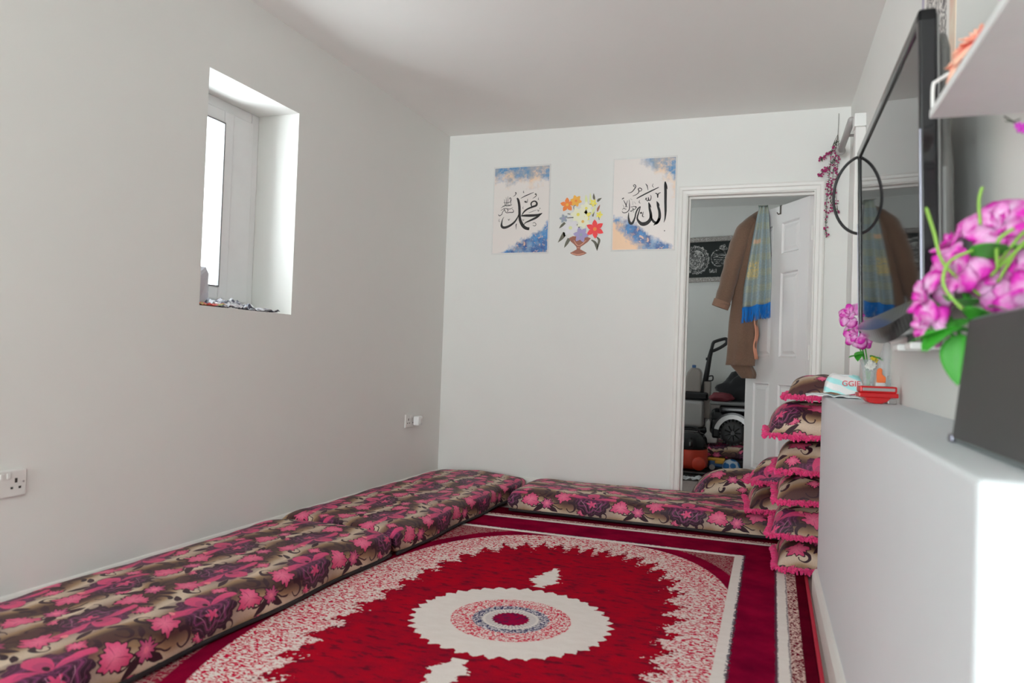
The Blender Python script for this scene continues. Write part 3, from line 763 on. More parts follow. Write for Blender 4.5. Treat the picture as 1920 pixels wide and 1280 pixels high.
poster('poster of bold black calligraphy with a blue slope at lower left, nearest the doorway', (-0.882, D - 0.0005, 1.922), 'watercolour_corner_wash', 0.00053, 441, 657, RM, RS, RD, ry=-0.003)
LM = [[(394, 512, 16), (412, 545, 30), (428, 620, 32), (434, 720, 32), (444, 790, 36), (480, 860, 40), (522, 895, 38), (569, 905, 34)],
      [(428, 690, 8), (412, 750, 14), (368, 815, 22), (300, 862, 28), (235, 880, 32), (200, 862, 30), (198, 820, 18), (210, 770, 8), (226, 745, 3)],
      [(456, 742, 10), (500, 738, 26), (580, 740, 32), (660, 738, 28), (705, 728, 22), (732, 714, 6)], [(722, 722, 8), (660, 765, 26), (580, 800, 22), (515, 828, 12), (492, 862, 4)],
      [(458, 742, 6), (492, 690, 18), (540, 655, 20), (610, 630, 24), (650, 615, 26), (656, 585, 22), (632, 562, 16), (600, 568, 16), (582, 590, 18), (590, 622, 14), (604, 634, 8)],
      [(443, 520, 5), (500, 492, 11), (560, 470, 10), (614, 450, 4)], [(600, 528, 3), (630, 510, 8), (648, 490, 9), (640, 468, 8), (630, 478, 7), (648, 480, 6)],
      [(492, 568, 6), (500, 555, 7), (506, 575, 8), (515, 555, 7), (520, 575, 8), (532, 565, 8), (534, 530, 5)],
      [(340, 492, 3), (362, 480, 7), (380, 455, 9), (372, 440, 8), (368, 452, 6)],
      [(480, 420, 2), (474, 442, 5), (484, 456, 3)], [(680, 515, 2), (674, 540, 6), (684, 550, 3)], [(480, 620, 2), (474, 645, 5), (484, 650, 3)], [(164, 765, 2), (160, 795, 6), (172, 806, 3)],
      [(556, 706, 3), (600, 690, 5), (656, 672, 3)], [(670, 668, 4), (680, 690, 6), (690, 668, 4)], [(612, 838, 4), (632, 828, 6), (656, 850, 6), (640, 872, 7), (612, 862, 5)], [(398, 835, 5), (392, 850, 10), (394, 905, 3)],
      [(282, 770, 5), (292, 790, 6), (306, 768, 4)], [(475, 782, 4), (484, 798, 6), (496, 785, 4)]]
LS = [[(150, 712, 8), (166, 728, 9), (195, 712, 8), (205, 685, 7), (222, 662, 7), (240, 660, 6)], [(225, 640, 7), (252, 690, 8), (300, 690, 9), (345, 690, 10), (352, 668, 6), (330, 650, 5)], [(180, 662, 4), (230, 640, 7), (300, 648, 7), (340, 632, 4)],
      [(200, 610, 4), (245, 600, 7), (300, 605, 7), (330, 590, 4)], [(215, 560, 4), (250, 570, 6), (300, 560, 7), (318, 530, 6), (305, 505, 6), (288, 520, 5)],
      [(222, 520, 2), (230, 560, 6), (238, 610, 4)], [(246, 495, 2), (252, 550, 6), (258, 620, 4)], [(270, 485, 2), (272, 540, 6), (276, 620, 4)], [(296, 500, 3), (312, 560, 6), (308, 600, 4)], [(180, 632, 3), (210, 615, 5), (240, 612, 3)], [(260, 640, 6), (280, 665, 8), (262, 680, 6)]]
LD = [(240, 596, 18), (290, 600, 18), (700, 655, 14), (482, 442, 10), (396, 842, 14)]
poster('black calligraphy poster with a colour wash across its top, left of the flower sticker', (-1.713, D - 0.0005, 1.913), 'watercolour_top_wash', 0.00054, 448, 662, LM, LS, LD, ry=-0.004)

# flower-vase sticker between the posters, built of flat cut-outs
SX, SC = 460, 0.296 / 750.0
st_t = thing('flower_wall_sticker', 'wall sticker of lilies in a bronze goblet vase between the two calligraphy posters', 'wall sticker', (-1.292, D - 0.0005, 1.80))
def sp(px, py, y): return ((px - SX)*SC, y, -(py - 672)*SC*1.0)
def lily(px, py, R, n, ph, m, cm, y, sq=1.0, name='lily', wd=0.62):
    b = B()
    for i in range(n):
        a = ph + 2*PI*i/n; pts = []
        for t, w in ((0, .10), (.3, .75), (.55, 1.0), (.8, .6), (1, 0), (.8, -.6), (.55, -1.0), (.3, -.75), (0, -.10)):
            r = R*t; q = R*wd*0.5*w
            pts.append(sp(px + r*math.cos(a) - q*math.sin(a), py + (r*math.sin(a) + q*math.cos(a))*sq, y))
        b.poly(pts, (0, -0.0004 - 0.0001*i, 0))
    o = b.build(name, m, st_t)
    B().poly([sp(px + R*0.2*math.cos(2*PI*k/10), py + R*0.2*math.sin(2*PI*k/10)*sq, y - 0.0012) for k in range(10)], (0, -0.0003, 0)).build('flower_heart', cm, o)
def leafs(name, m, segs, y):
    for pts in segs:
        b = B(); ribbon(b, pts, SC, SX, 672, y, 0.0004); b.build(name, m, st_t)
leafs('stem', 'st_darkgreen', [[(340, 430, 8), (330, 360, 10), (380, 340, 6)], [(225, 480, 14), (330, 500, 18)], [(220, 550, 12), (370, 545, 20)], [(660, 540, 26), (690, 380, 16), (700, 300, 8)], [(560, 560, 12), (620, 470, 18)], [(770, 600, 10), (760, 540, 16)], [(400, 660, 30), (440, 720, 30)]], -0.0004)
leafs('leaf', 'st_darkgreen', [[(190, 800, 70), (140, 880, 60), (75, 960, 6)], [(160, 790, 10), (185, 830, 50), (180, 870, 8)], [(270, 900, 60), (225, 980, 50), (188, 1050, 6)], [(650, 930, 20), (710, 970, 40), (745, 1040, 46), (752, 1110, 5)], [(735, 880, 14), (780, 930, 40), (770, 1000, 34), (750, 1080, 8)], [(185, 630, 40), (130, 680, 40), (88, 722, 4)], [(730, 300, 10), (750, 270, 44), (800, 238, 4)], [(662, 155, 4), (668, 220, 40), (680, 260, 20)]], -0.0003)
b = B(); b.poly([sp(x, y, -0.0005) for x, y in ((265, 890), (330, 860), (560, 870), (640, 900), (590, 960), (520, 1010), (470, 1040), (462, 1080), (520, 1110), (580, 1145), (530, 1170), (470, 1188), (400, 1188), (330, 1165), (290, 1140), (350, 1110), (405, 1080), (398, 1040), (350, 990), (300, 950))], (0, -0.0004, 0)); b.build('vase', 'st_bronze', st_t)
leafs('vase_relief', 'st_bronzelight', [[(350, 930, 10), (400, 1000, 14), (440, 1020, 12), (500, 990, 14), (560, 930, 10)], [(320, 1145, 10), (430, 1170, 16), (540, 1145, 10)], [(410, 1055, 12), (455, 1055, 12)]], -0.001)
leafs('bud', 'st_palegreen', [[(530, 180, 10), (540, 260, 46), (545, 330, 20)], [(605, 150, 8), (610, 230, 30), (600, 300, 16)], [(700, 360, 10), (670, 440, 40), (650, 500, 20)]], -0.0005)
leafs('brown_bud', 'st_bronze', [[(775, 350, 6), (748, 410, 36), (735, 460, 16)], [(610, 470, 12), (600, 510, 26), (580, 550, 8)]], -0.0005)
lily(215, 330, 125, 5, 3.4, 'st_orange', 'st_orange2', -0.0010)
lily(365, 270, 105, 6, 0.2, 'st_orange2', 'st_orange', -0.0014)
lily(410, 500, 140, 6, 1.1, 'st_cream', 'st_yellow', -0.0008)
lily(545, 400, 115, 6, 0.5, 'st_cream', 'st_yellow', -0.0011)
lily(660, 315, 70, 5, 0.3, 'st_yellow', 'st_palegreen', -0.0014)
lily(770, 515, 62, 5, 0.0, 'st_yellow', 'st_gold', -0.0013)
lily(540, 520, 100, 5, 0.9, 'st_yellow', 'st_cream', -0.0009)
lily(160, 560, 78, 5, 0.7, 'st_greyblue', 'st_violet', -0.0012)
lily(495, 620, 125, 6, 0.3, 'st_cream', 'st_gold', -0.0016)
lily(285, 720, 150, 6, 0.1, 'st_white', 'st_palegreen', -0.0018, wd=0.55)
lily(705, 750, 160, 6, 0.45, 'st_red', 'st_orange', -0.0021, wd=0.55)
lily(470, 840, 135, 6, 0.15, 'st_violet', 'st_greyblue', -0.0024, wd=0.6)

# ------------------------------------------------------------------ sockets on the left wall
def socket(label, y, z, w, plug=False):
    t = thing('wall_socket', label, 'socket', (XL, y, z), 0, 'white sockets on the left wall')
    B().rbox(0.0, 0.010, -w/2, w/2, -0.043, 0.043, 0.005, 3).build('face_plate', 'plastic_white', t)
    for cy in (([-w/4, w/4]) if w > 0.1 else [0.0]):
        s = B(); s.box(0.0098, 0.0108, cy - 0.004 + 0.0, cy + 0.004, 0.002, 0.016)
        s.box(0.0098, 0.0108, cy - 0.017, cy - 0.009, -0.017, -0.010); s.box(0.0098, 0.0108, cy + 0.009, cy + 0.017, -0.017, -0.010)
        s.build('pin_slots', 'dark_slot', t)
        B().rbox(0.0095, 0.014, cy + (0.020 if cy <= 0 else -0.032), cy + (0.032 if cy <= 0 else -0.020), 0.016, 0.034, 0.003, 2).build('switch', 'plastic_white', t)
    if w > 0.1: B().lathe([(0.003, 0.0), (0.003, 0.0012)], 0.0098, w/2 - 0.012, 0.003, 8, 'x').build('screw', 'vent_steel', t)
    return t
socket('white double socket low on the left wall near the left edge of the photo', 1.640, 0.470, 0.146)
socket('white double socket with a plug-in adapter, near the far corner of the left wall', 4.300, 0.487, 0.146)
pl = thing('plug_adapter', 'small white plug adapter pushed into the far wall socket', 'plug', (XL + 0.0145, 4.345, 0.485))
B().rbox(0.0, 0.042, -0.030, 0.030, -0.030, 0.030, 0.008, 3).build('adapter_body', 'upvc', pl)
B().rbox(0.042, 0.047, -0.018, 0.018, -0.018, 0.018, 0.003, 2).build('adapter_face', 'plastic_white', pl)

# ------------------------------------------------------------------ papers and bag on the window sill
def crumple(name, label, cat, x0, x1, y0, y1, z, amp, m, seed, group=None):
    o_ = thing(name, label, cat, ((x0+x1)/2, (y0+y1)/2, z), 0.0, group)
    b = B(); hx, hy = (x1-x0)/2, (y1-y0)/2
    b.grid(lambda a, q: ((2*a-1)*hx, (2*q-1)*hy, 0.003 + amp*(abs(mnoise.noise(Vector((a*3 + seed, q*4, seed)))) + 0.4*abs(mnoise.noise(Vector((a*8 + seed, q*9, seed*3)))))), 20, 20)
    b.build('sheet', m, o_, solid=0.002)
    return o_
crumple('magazine', 'crumpled grey printed magazine in the middle of the window sill', 'magazine', -2.44, -2.262, 2.60, 2.78, WZ0, 0.060, 'magazine_print', 1.0, 'papers on the window sill')
crumple('magazine', 'flat dark printed leaflet at the right end of the window sill', 'magazine', -2.40, -2.262, 2.80, 2.95, WZ0, 0.022, 'magazine_print', 4.2, 'papers on the window sill')
crumple('magazine', 'coloured red and green leaflet at the left end of the window sill', 'magazine', -2.36, -2.262, 2.46, 2.585, WZ0, 0.022, 'magazine_colour', 7.7, 'papers on the window sill')
b = B(); n = 18
pb = thing('plastic_bag', 'pale translucent plastic bag slumped in the left corner of the window sill', 'bag', (-2.41, 2.545, WZ0))
b.grid(lambda a, q: tuple((Vector((math.cos(2*PI*a)*math.sin(PI*q)*0.045, math.sin(2*PI*a)*math.sin(PI*q)*0.085, 0.09 - 0.09*math.cos(PI*q))) * (1 + 0.35*mnoise.noise(Vector((math.cos(2*PI*a)*2, math.sin(2*PI*a)*2, q*4)))))), 28, 18)
b.build('bag_body', 'bag_film', pb)
b = B(); b.tube([(0, -0.02, 0.17), (0.01, -0.03, 0.21), (0.0, 0.0, 0.225), (0, 0.03, 0.2), (0, 0.025, 0.17)], 0.006, 6); b.build('bag_handle', 'bag_film', pb)

# ------------------------------------------------------------------ television on the right wall
TY0, TY1, TZ0, TZ1 = 1.723, 2.826, 1.012, 1.672
tv = thing('television', 'black flat-screen television mounted on the right wall above the low wall', 'television', rw(0.300, (TY0+TY1)/2, TZ0), 0, None, rot=(0, -math.radians(1.7), PHI))
hl = (TY1 - TY0)/2; hv = TZ1 - TZ0
# local: x away from the room (towards the wall), y along the wall, z up
b = B(); fr = 0.030
b.rbox(0.0, 0.034, -hl, -hl + fr, 0.03, hv, 0.006, 3); b.rbox(0.0, 0.034, hl - fr, hl, 0.03, hv, 0.006, 3); b.rbox(0.0, 0.034, -hl, hl, hv - fr, hv, 0.006, 3)
b.box(0.02, 0.034, -hl + 0.01, hl - 0.01, 0.03, hv - 0.01)
b.build('bezel', 'black_gloss', tv)
B().box(0.006, 0.0195, -hl + fr - 0.002, hl - fr + 0.002, 0.062, hv - fr + 0.002).build('screen', 'screen', tv)
# curved glossy chin with a chrome edge
b = B(); n = 24
top = [(-hl + 2*hl*i/n, 0.064) for i in range(n + 1)]; bot = [(-hl + 2*hl*i/n, 0.028 - 0.046*math.sin(PI*i/n)) for i in range(n + 1)]
vs = []
for (y, z), (y2, z2) in zip(top, bot):
    vs += [(0.002, y, z), (-0.004, y, (z+z2)/2), (0.010, y2, z2), (0.034, y2, z2 + 0.004), (0.034, y, z)]
fs = [(i*5+k, i*5+(k+1) % 5, (i+1)*5+(k+1) % 5, (i+1)*5+k) for i in range(n) for k in range(5)] + [tuple(range(5))[::-1], tuple(n*5+k for k in range(5))]
b.add(vs, fs); b.build('chin', 'black_gloss', tv, smooth=False)
for y in (-hl - 0.0025, hl - 0.003): B().rbox(-0.001, 0.004, y, y + 0.0045, 0.02, hv*0.62, 0.002, 2).build('chrome_edge', 'chrome', tv)
B().rbox(0.0345, 0.040, -hl + 0.004, hl - 0.004, 0.02, hv - 0.010, 0.003, 2).build('back_rim', 'rim_grey', tv)
b = B(); pr = [(-hl + 0.012, 0.03), (-hl + 0.012, hv*0.50), (-hl + 0.030, hv*0.60), (-hl + 0.030, hv - 0.07), (-hl + 0.06, hv - 0.03), (hl - 0.06, hv - 0.03), (hl - 0.030, hv - 0.07), (hl - 0.012, hv*0.5), (hl - 0.012, 0.03)]
b.poly([(0.040, y, z) for y, z in pr], (0.026, 0, 0)); b.build('back_shell', 'grey_back', tv, bevel=0.010)
for y in (0.02, 0.24): B().box(0.066, 0.125, y, y + 0.04, 0.12, 0.46).build('wall_bracket', 'black_matt', tv)
for y in (-0.30, -0.12):
    f_ = B().rbox(0.02, 0.10, y, y + 0.075, -0.042, -0.024, 0.004, 2).build('bracket_foot', 'paint_white_metal', tv)
    B().box(0.05, 0.065, y + 0.02, y + 0.04, -0.025, 0.035).build('foot_stem', 'grey_back', f_)
# cable looping out round the far edge of the set
b = B(); pts = []
for i in range(25):
    w = PI*i/24
    pts.append((0.018 - 0.090*math.sin(w), hl + 0.004 + 0.05*math.sin(w), hv*0.775 + 0.136*math.cos(w)))
b.tube(pts, 0.0052, 8); b.build('cable', 'black_matt', tv, smooth=True)

# ------------------------------------------------------------------ pole and pipe boxing on the right wall
cp = thing('curtain_pole', 'grey round pole with a ball end fixed high along the right wall', 'pole', rw(0.372, 4.60, 2.16), PHI)
B().tube([(0, 0, 0), (0, -0.55, 0)], 0.017, 14).build('rod', 'pole_grey', cp, smooth=True)
B().lathe([(0.003, -0.004), (0.017, 0.0), (0.025, 0.010), (0.027, 0.022), (0.022, 0.036), (0.008, 0.044)], 0, -0.01, 0, 16, 'y').build('finial', 'pole_grey', cp, smooth=True)
for y in (-0.28,):
    b = B(); b.box(-0.006, 0.0595, y - 0.006, y + 0.006, -0.006, 0.006); b.box(0.054, 0.0595, y - 0.015, y + 0.015, -0.04, 0.03); b.build('pole_bracket', 'pole_grey', cp)
pb2 = thing('pipe_boxing', 'white vertical pipe casing with a square cap on the right wall behind the television', 'pipe casing', rw(0.402, 4.0, 0.0), PHI)
B().rbox(-0.018, 0.0298, -0.035, 0.035, 0.0, 2.10, 0.004, 2).build('casing', 'plastic_white', pb2)
B().rbox(-0.025, 0.0298, -0.045, 0.045, 2.10, 2.165, 0.005, 2).build('cap', 'paint_white_metal', pb2)

# ------------------------------------------------------------------ flower parts
def orient(d, roll=0.0):
    d = Vector(d).normalized(); return d.to_track_quat('Z', 'Y').to_matrix().to_4x4() @ Matrix.Rotation(roll, 4, 'Z')
def rose_mesh(R, seed, layers=14, open_=0.92):
    rnd = random.Random(seed); b = B()
    for i in range(layers):
        f = i/(layers - 1); a0 = i*2.39996 + rnd.uniform(-.2, .2)
        L = R*(0.62 + 0.50*f)*rnd.uniform(0.92, 1.06); tl = math.radians(8 + 78*f**0.9*open_); wd = 1.05 - 0.15*f
        curl = rnd.uniform(0.2, 0.5)*f; ru = rnd.uniform(0, 9)
        def P(s_, t, L=L, tl=tl, wd=wd, a0=a0, curl=curl, ru=ru, f=f):
            s = 2*s_ - 1
            q = min(1.0, 0.25 + 1.15*t) * (1 - 0.45*max(0, t - 0.75)/0.25*s*s)
            ang = a0 + s*wd*(0.55 + 0.25*math.sin(PI*min(t, 1)))
            th = tl*(0.35 + 0.75*t) + curl*t*t
            r = L*t*math.sin(th)*q + R*0.10*(0.3 + f)*math.sin(PI*min(1, t*1.3)*0.5)
            z = L*t*math.cos(th)*(1 - 0.20*s*s) + R*0.05*math.sin(s*5 + ru)*t - R*0.28
            return (r*math.cos(ang), r*math.sin(ang), z)
        b.grid(P, 8, 7, lambda a, q: (a, q))
    return b
def leaf_mesh(L, W, bend=0.25, fold=0.3):
    b = B()
    def P(a, q):
        s = 2*q - 1; w = W*math.sin(PI*a**0.8)**0.8*0.5
        return (s*w, L*a, fold*abs(s)*w - bend*L*a*a)
    b.grid(P, 10, 6); return b
def put_rose(parent, p, d, R, seed, name='rose', m='rose_petal', layers=14, open_=0.92):
    return rose_mesh(R, seed, layers, open_).xf(Matrix.Translation(p) @ orient(d, seed*1.3)).build(name, m, parent, smooth=True, solid=0.0009)
def put_leaf(parent, p, d, L, W, seed, m='leaf_green', bend=0.25):
    d = Vector(d).normalized(); up = Vector((0, 0, 1)); xax = d.cross(up).normalized(); zax = xax.cross(d)
    M = Matrix((xax, d, zax)).transposed().to_4x4()
    return leaf_mesh(L, W, bend).xf(Matrix.Translation(p) @ M @ Matrix.Rotation(math.sin(seed*3.1)*0.6, 4, 'Y')).build('leaf', m, parent, smooth=True, solid=0.0008)

# near bouquet on the low wall behind the speaker
bq0 = Vector((0.315, 1.47, 0.806))
vs_ = thing('flower_vase', 'small grey vase hidden behind the dark speaker on the low wall', 'vase', bq0)
B().lathe([(0.030, 0), (0.036, 0.01), (0.040, 0.05), (0.034, 0.10), (0.024, 0.13), (0.028, 0.14), (0.024, 0.139), (0.020, 0.12)]).build('vase_body', 'silver_plastic', vs_, smooth=True)
bq = thing('rose_bouquet', 'artificial bouquet of magenta and white roses standing behind the dark speaker', 'flowers', bq0 + Vector((0, 0, 0.12)))
# the rose heads: world position (x, y, z), facing, size
RO = [((0.322, 1.45, 1.168), (-0.45, -0.7, 0.45), 0.057), ((0.258, 1.45, 1.088), (-0.8, -0.6, 0.15), 0.052), ((0.219, 1.46, 1.046), (-0.95, -0.2, 0.1), 0.046), ((0.326, 1.43, 1.080), (-0.55, -0.8, 0.1), 0.056), ((0.372, 1.45, 1.075), (0.5, -0.7, 0.1), 0.046),
      ((0.266, 1.49, 1.145), (-0.7, -0.1, 0.7), 0.044), ((0.224, 1.45, 0.995), (-0.7, -0.5, -0.4), 0.036), ((0.362, 1.40, 1.035), (0.2, -0.8, -0.3), 0.042)]
for i, (p, d, R) in enumerate(RO):
    put_rose(bq, Vector(p) - bq.location, d, R*1.08, 40 + i)
for i, (p, d, L, W) in enumerate([((0.292, 1.44, 1.01), (-0.6, -0.3, -0.25), 0.10, 0.060), ((0.285, 1.43, 0.99), (-0.9, -0.1, 0.0), 0.095, 0.040), ((0.272, 1.43, 0.985), (-0.15, -0.3, -1.0), 0.085, 0.055), ((0.31, 1.43, 1.03), (0.5, -0.5, -0.1), 0.09, 0.055),
        ((0.30, 1.44, 1.10), (0.1, -0.7, 0.4), 0.085, 0.055), ((0.33, 1.43, 1.12), (0.7, -0.5, 0.2), 0.08, 0.05), ((0.28, 1.44, 1.03), (-0.3, -0.6, 0.2), 0.08, 0.055), ((0.295, 1.43, 0.965), (0.2, -0.6, -0.2), 0.085, 0.06), ((0.265, 1.44, 1.005), (-0.8, -0.4, -0.5), 0.075, 0.045), ((0.31, 1.44, 1.00), (0.6, -0.7, 0.1), 0.09, 0.06), ((0.29, 1.42, 1.00), (0.1, -0.8, 0.35), 0.08, 0.06)]):
    put_leaf(bq, Vector(p) - bq.location, d, L, W, i + 2)
b = B()
for p, d, R in RO:
    q = Vector(p) - bq.location - Vector(d).normalized()*R*0.25; b.tube(catmull([(0.0, 0, -0.10), tuple(q*0.45 + Vector((0, 0.01, 0.01))), tuple(q)], 6), 0.0032, 6)
b.build('stems', 'leaf_green', bq, smooth=True)
b = B()
for P in ([(0.30, 1.44, 1.05), (0.245, 1.43, 1.10), (0.226, 1.42, 1.155), (0.212, 1.41, 1.195)], [(0.32, 1.42, 1.10), (0.35, 1.38, 1.15), (0.385, 1.33, 1.17)], [(0.31, 1.42, 1.08), (0.34, 1.38, 1.12), (0.38, 1.34, 1.16)], [(0.32, 1.42, 1.07), (0.345, 1.37, 1.13), (0.372, 1.32, 1.13)], [(0.30, 1.45, 1.17), (0.297, 1.45, 1.21), (0.302, 1.45, 1.235)], [(0.28, 1.40, 1.12), (0.245, 1.39, 1.10), (0.236, 1.38, 1.06), (0.262, 1.37, 1.02)], [(0.315, 1.40, 1.09), (0.31, 1.38, 1.13), (0.33, 1.37, 1.15)]):
    P = [tuple(Vector(q) - bq.location) for q in P]; b.tube(catmull(P, 6), [0.0028]*(6*(len(P)-1)) + [0.001], 6)
b.build('grass_blades', 'grass_green', bq, smooth=True)

# ------------------------------------------------------------------ dark speaker near the camera
spk = thing('speaker', 'dark grey cloth-covered speaker standing on the near end of the low wall', 'speaker', rw(0.292, 0.985, 0.806), PHI)
lean = 0.020; Ls, Hs, Ds = 0.405, 0.205, 0.085
pf = [(0.0, 0.008), (0.003, 0.0), (Ds - 0.003, 0.0), (Ds, 0.008), (Ds + lean, Hs - 0.006), (Ds + lean - 0.006, Hs), (lean + 0.006, Hs), (lean, Hs - 0.006)]
b = B(); b.poly([(x, 0, z) for x, z in pf], (0, Ls, 0)); b.build('cabinet', 'speaker_side', spk, bevel=0.004)
b = B(); b.poly([(-0.003, 0.006, 0.008), (0.001, 0.006, 0.008), (lean + 0.001, 0.006, Hs - 0.006), (lean - 0.003, 0.006, Hs - 0.006)], (0, Ls - 0.012, 0)); b.build('grille_cloth', 'speaker_cloth', spk, bevel=0.0015)
B().rbox(-0.004, 0.05, Ls - 0.001, Ls + 0.022, 0.0, 0.014, 0.004, 2).build('foot', 'chrome', spk)
B().lathe([(0.006, 0), (0.006, 0.002)], 0.004, 0.0, 0.05, 10, 'y').build('screw', 'vent_steel', spk)

# ------------------------------------------------------------------ white shelf and its things
sh = thing('wall_shelf', 'white wall shelf high on the right, seen from below beside the television', 'shelf', rw(0.272, 0.55, 1.383), PHI)
b = B(); b.rbox(0, 0.1595, 0.0, 0.985, 0, 0.016, 0.002, 2); b.build('board', 'shelf_white', sh)
b = B(); b.tube(catmull([(0.004, 0.978, 0.016), (0.004, 0.978, 0.058), (0.012, 0.978, 0.068), (0.055, 0.978, 0.093), (0.10, 0.978, 0.110), (0.160, 0.978, 0.120)], 6), 0.0032, 8); b.build('wire_rail', 'paint_white_metal', sh, smooth=True)
def sprig(name, label, base, strands, blossom_m, leaf_m, loc, cat='flowers', n_leaf=26, n_fl=18, fl=0.006, lf=0.010, seed=3, ends=True, spread=0.012):
    t = thing(name, label, cat, loc); rnd = random.Random(seed)
    st_b, lf_b, fl_b = B(), B(), B()
    for P in strands:
        C = catmull([tuple(Vector(q) - Vector(loc)) for q in P], 8)
        st_b.tube(C, 0.0014, 5)
        N = len(C)
        if len(P) == 3 and ends and n_leaf > 50: continue
        for k in range(n_leaf):
            i = rnd.randrange(int(N*0.15), N); p = Vector(C[i])
            d = Vector((rnd.uniform(-1, 1), rnd.uniform(-.6, .6), rnd.uniform(-.6, .6))).normalized()
            lm = leaf_mesh(lf*rnd.uniform(.7, 1.2), lf*0.5, 0.2); lm.xf(Matrix.Translation(p) @ orient(d).to_3x3().to_4x4() @ Matrix.Rotation(PI/2, 4, 'X')); lf_b.add(lm.v, lm.f, lm.uv)
        for k in range(n_fl):
            i = rnd.randrange(int(N*0.25), N); p = Vector(C[i]) + Vector((rnd.uniform(-1, 1), rnd.uniform(-1, 0.4), rnd.uniform(-1, 1)))*spread
            r = fl*rnd.uniform(.6, 1.1)
            for q in range(5):
                a = 2*PI*q/5; d = Vector((math.cos(a), -0.5, math.sin(a)))
                fl_b.tube([p, p + d*r*0.6, p + d*r], [r*0.15, r*0.42, r*0.1], 5)
    st_b.build('stems', 'stem_brown', t); o = lf_b.build('leaves', leaf_m, t); o['kind'] = 'stuff'; o = fl_b.build('blossoms', blossom_m, t); o['kind'] = 'stuff'
    return t
# peach flower and violet sprig on the shelf
pf_ = thing('peach_flower', 'artificial peach and coral flower lying on the far part of the white shelf', 'flowers', rw(0.335, 1.40, 1.399))
for i, (p, d, R) in enumerate([((-0.025, 0.06, 0.055), (-0.7, 0.3, 0.7), 0.050), ((-0.02, 0.0, 0.070), (-0.6, -0.2, 0.8), 0.048)]):
    put_rose(pf_, p, d, R, 71 + i, 'bloom', 'peach_petal', 13)
B().tube([(0.0, -0.02, 0.006), (-0.01, 0.01, 0.02), (-0.02, 0.03, 0.05)], 0.004, 6).build('stem', 'grass_green', pf_)
sprig('violet_sprig', 'trailing violet artificial sprig standing on the white shelf', None,
      [[rw(0.33, 1.18, 1.399), rw(0.32, 1.25, 1.50), rw(0.315, 1.34, 1.58), rw(0.31, 1.38, 1.56)], [rw(0.33, 1.18, 1.399), rw(0.31, 1.22, 1.52), rw(0.305, 1.30, 1.62), rw(0.30, 1.36, 1.64)], [rw(0.33, 1.18, 1.399), rw(0.33, 1.20, 1.56), rw(0.33, 1.29, 1.68)]],
      'blossom_violet', 'dark_leaf', rw(0.33, 1.18, 1.399), n_leaf=16, n_fl=7, fl=0.017, lf=0.028, seed=8, spread=0.022)
sprig('violet_flower', 'single tiny violet blossom poking out below the white shelf', None, [[rw(0.431, 1.455, 1.30), rw(0.40, 1.46, 1.335), rw(0.372, 1.462, 1.358)]], 'blossom_violet', 'dark_leaf', rw(0.431, 1.455, 1.30), n_leaf=3, n_fl=3, fl=0.010, lf=0.012, seed=5, spread=0.003)
# poster on the right wall above the set
rp = thing('script_poster', 'poster of dense dark script with an orange edge above the television', 'poster', rw(0.4315, 2.36, 2.02), PHI)
B().box(-0.0015, 0.0, -0.235, 0.225, -0.36, 0.36).build('paper', 'script_poster_print', rp)

# ------------------------------------------------------------------ hanging vine by the door
VX, VY = 0.236, D - 0.028
sprig('hanging_vine', 'hanging string of tiny dark red blossoms on the back wall right of the door', None,
      [[(0.247, VY, 2.405), (0.246, VY, 2.33), (0.244, VY, 2.27)],
       [(0.244, VY, 2.28), (0.215, VY, 2.20), (0.205, VY, 2.05), (0.195, VY, 1.92), (0.193, VY, 1.78), (0.197, VY, 1.69)],
       [(0.245, VY, 2.28), (0.235, VY, 2.18), (0.225, VY, 2.05), (0.215, VY, 1.95), (0.222, VY, 1.83)],
       [(0.245, VY, 2.28), (0.250, VY, 2.18), (0.246, VY, 2.08), (0.240, VY, 1.95), (0.256, VY, 1.82)],
       [(0.245, VY, 2.27), (0.22, VY, 2.19), (0.19, VY, 2.17), (0.160, VY, 2.14)], [(0.24, VY, 2.16), (0.20, VY, 2.09), (0.17, VY, 2.07), (0.150, VY, 2.045)]],
      'blossom_red', 'dark_leaf', (0.247, VY + 0.018, 2.405), 'flowers', n_leaf=90, n_fl=30, fl=0.0068, lf=0.013, seed=12)

# ------------------------------------------------------------------ things on the low wall's far end
LZ = 0.8065
wp = thing('wipes_packet', 'blue and white wipes packet with red lettering on the low wall', 'wipes', (0.212, 3.225, LZ + 0.016))
def wipe_print():
    x, y, z = xyz(coord('Object')); n = nz(coord('Object'), 18.0, 2.0)
    s_ = lt(ab(wrap(z + x * 0.35 + (n - 0.5) * 0.02 - 0.012, 0.045)), 0.0135, 0.002)
    return mixc(s_, c(150, 205, 226, 1.5), c(214, 226, 232, 1.5))
material('wipes_print', wipe_print, rough=0.35, bump=(40, 0.4, 0.004))
b = B()
def wpt(a, q):
    X_, Y_ = 2*a - 1, 2*q - 1
    k = max(0.0, (1 - abs(X_)**5)*(1 - abs(Y_)**5))**0.5
    return (X_*0.072, Y_*0.050, 0.070*k*(1 + 0.22*mnoise.noise(Vector((a*4, q*4, 2.0)))) + 0.004*math.sin(a*9))
b.grid(wpt, 26, 26); b.grid(lambda a, q: (-(2*a-1)*0.072, (2*q-1)*0.050, 0.004*math.sin((1-a)*9)), 6, 6); b.build('packet', 'wipes_print', wp, smooth=True)
B().rbox(-0.040, 0.030, -0.028, 0.028, 0.066, 0.074, 0.004, 3).build('lid_flap', 'wipe_white', wp)
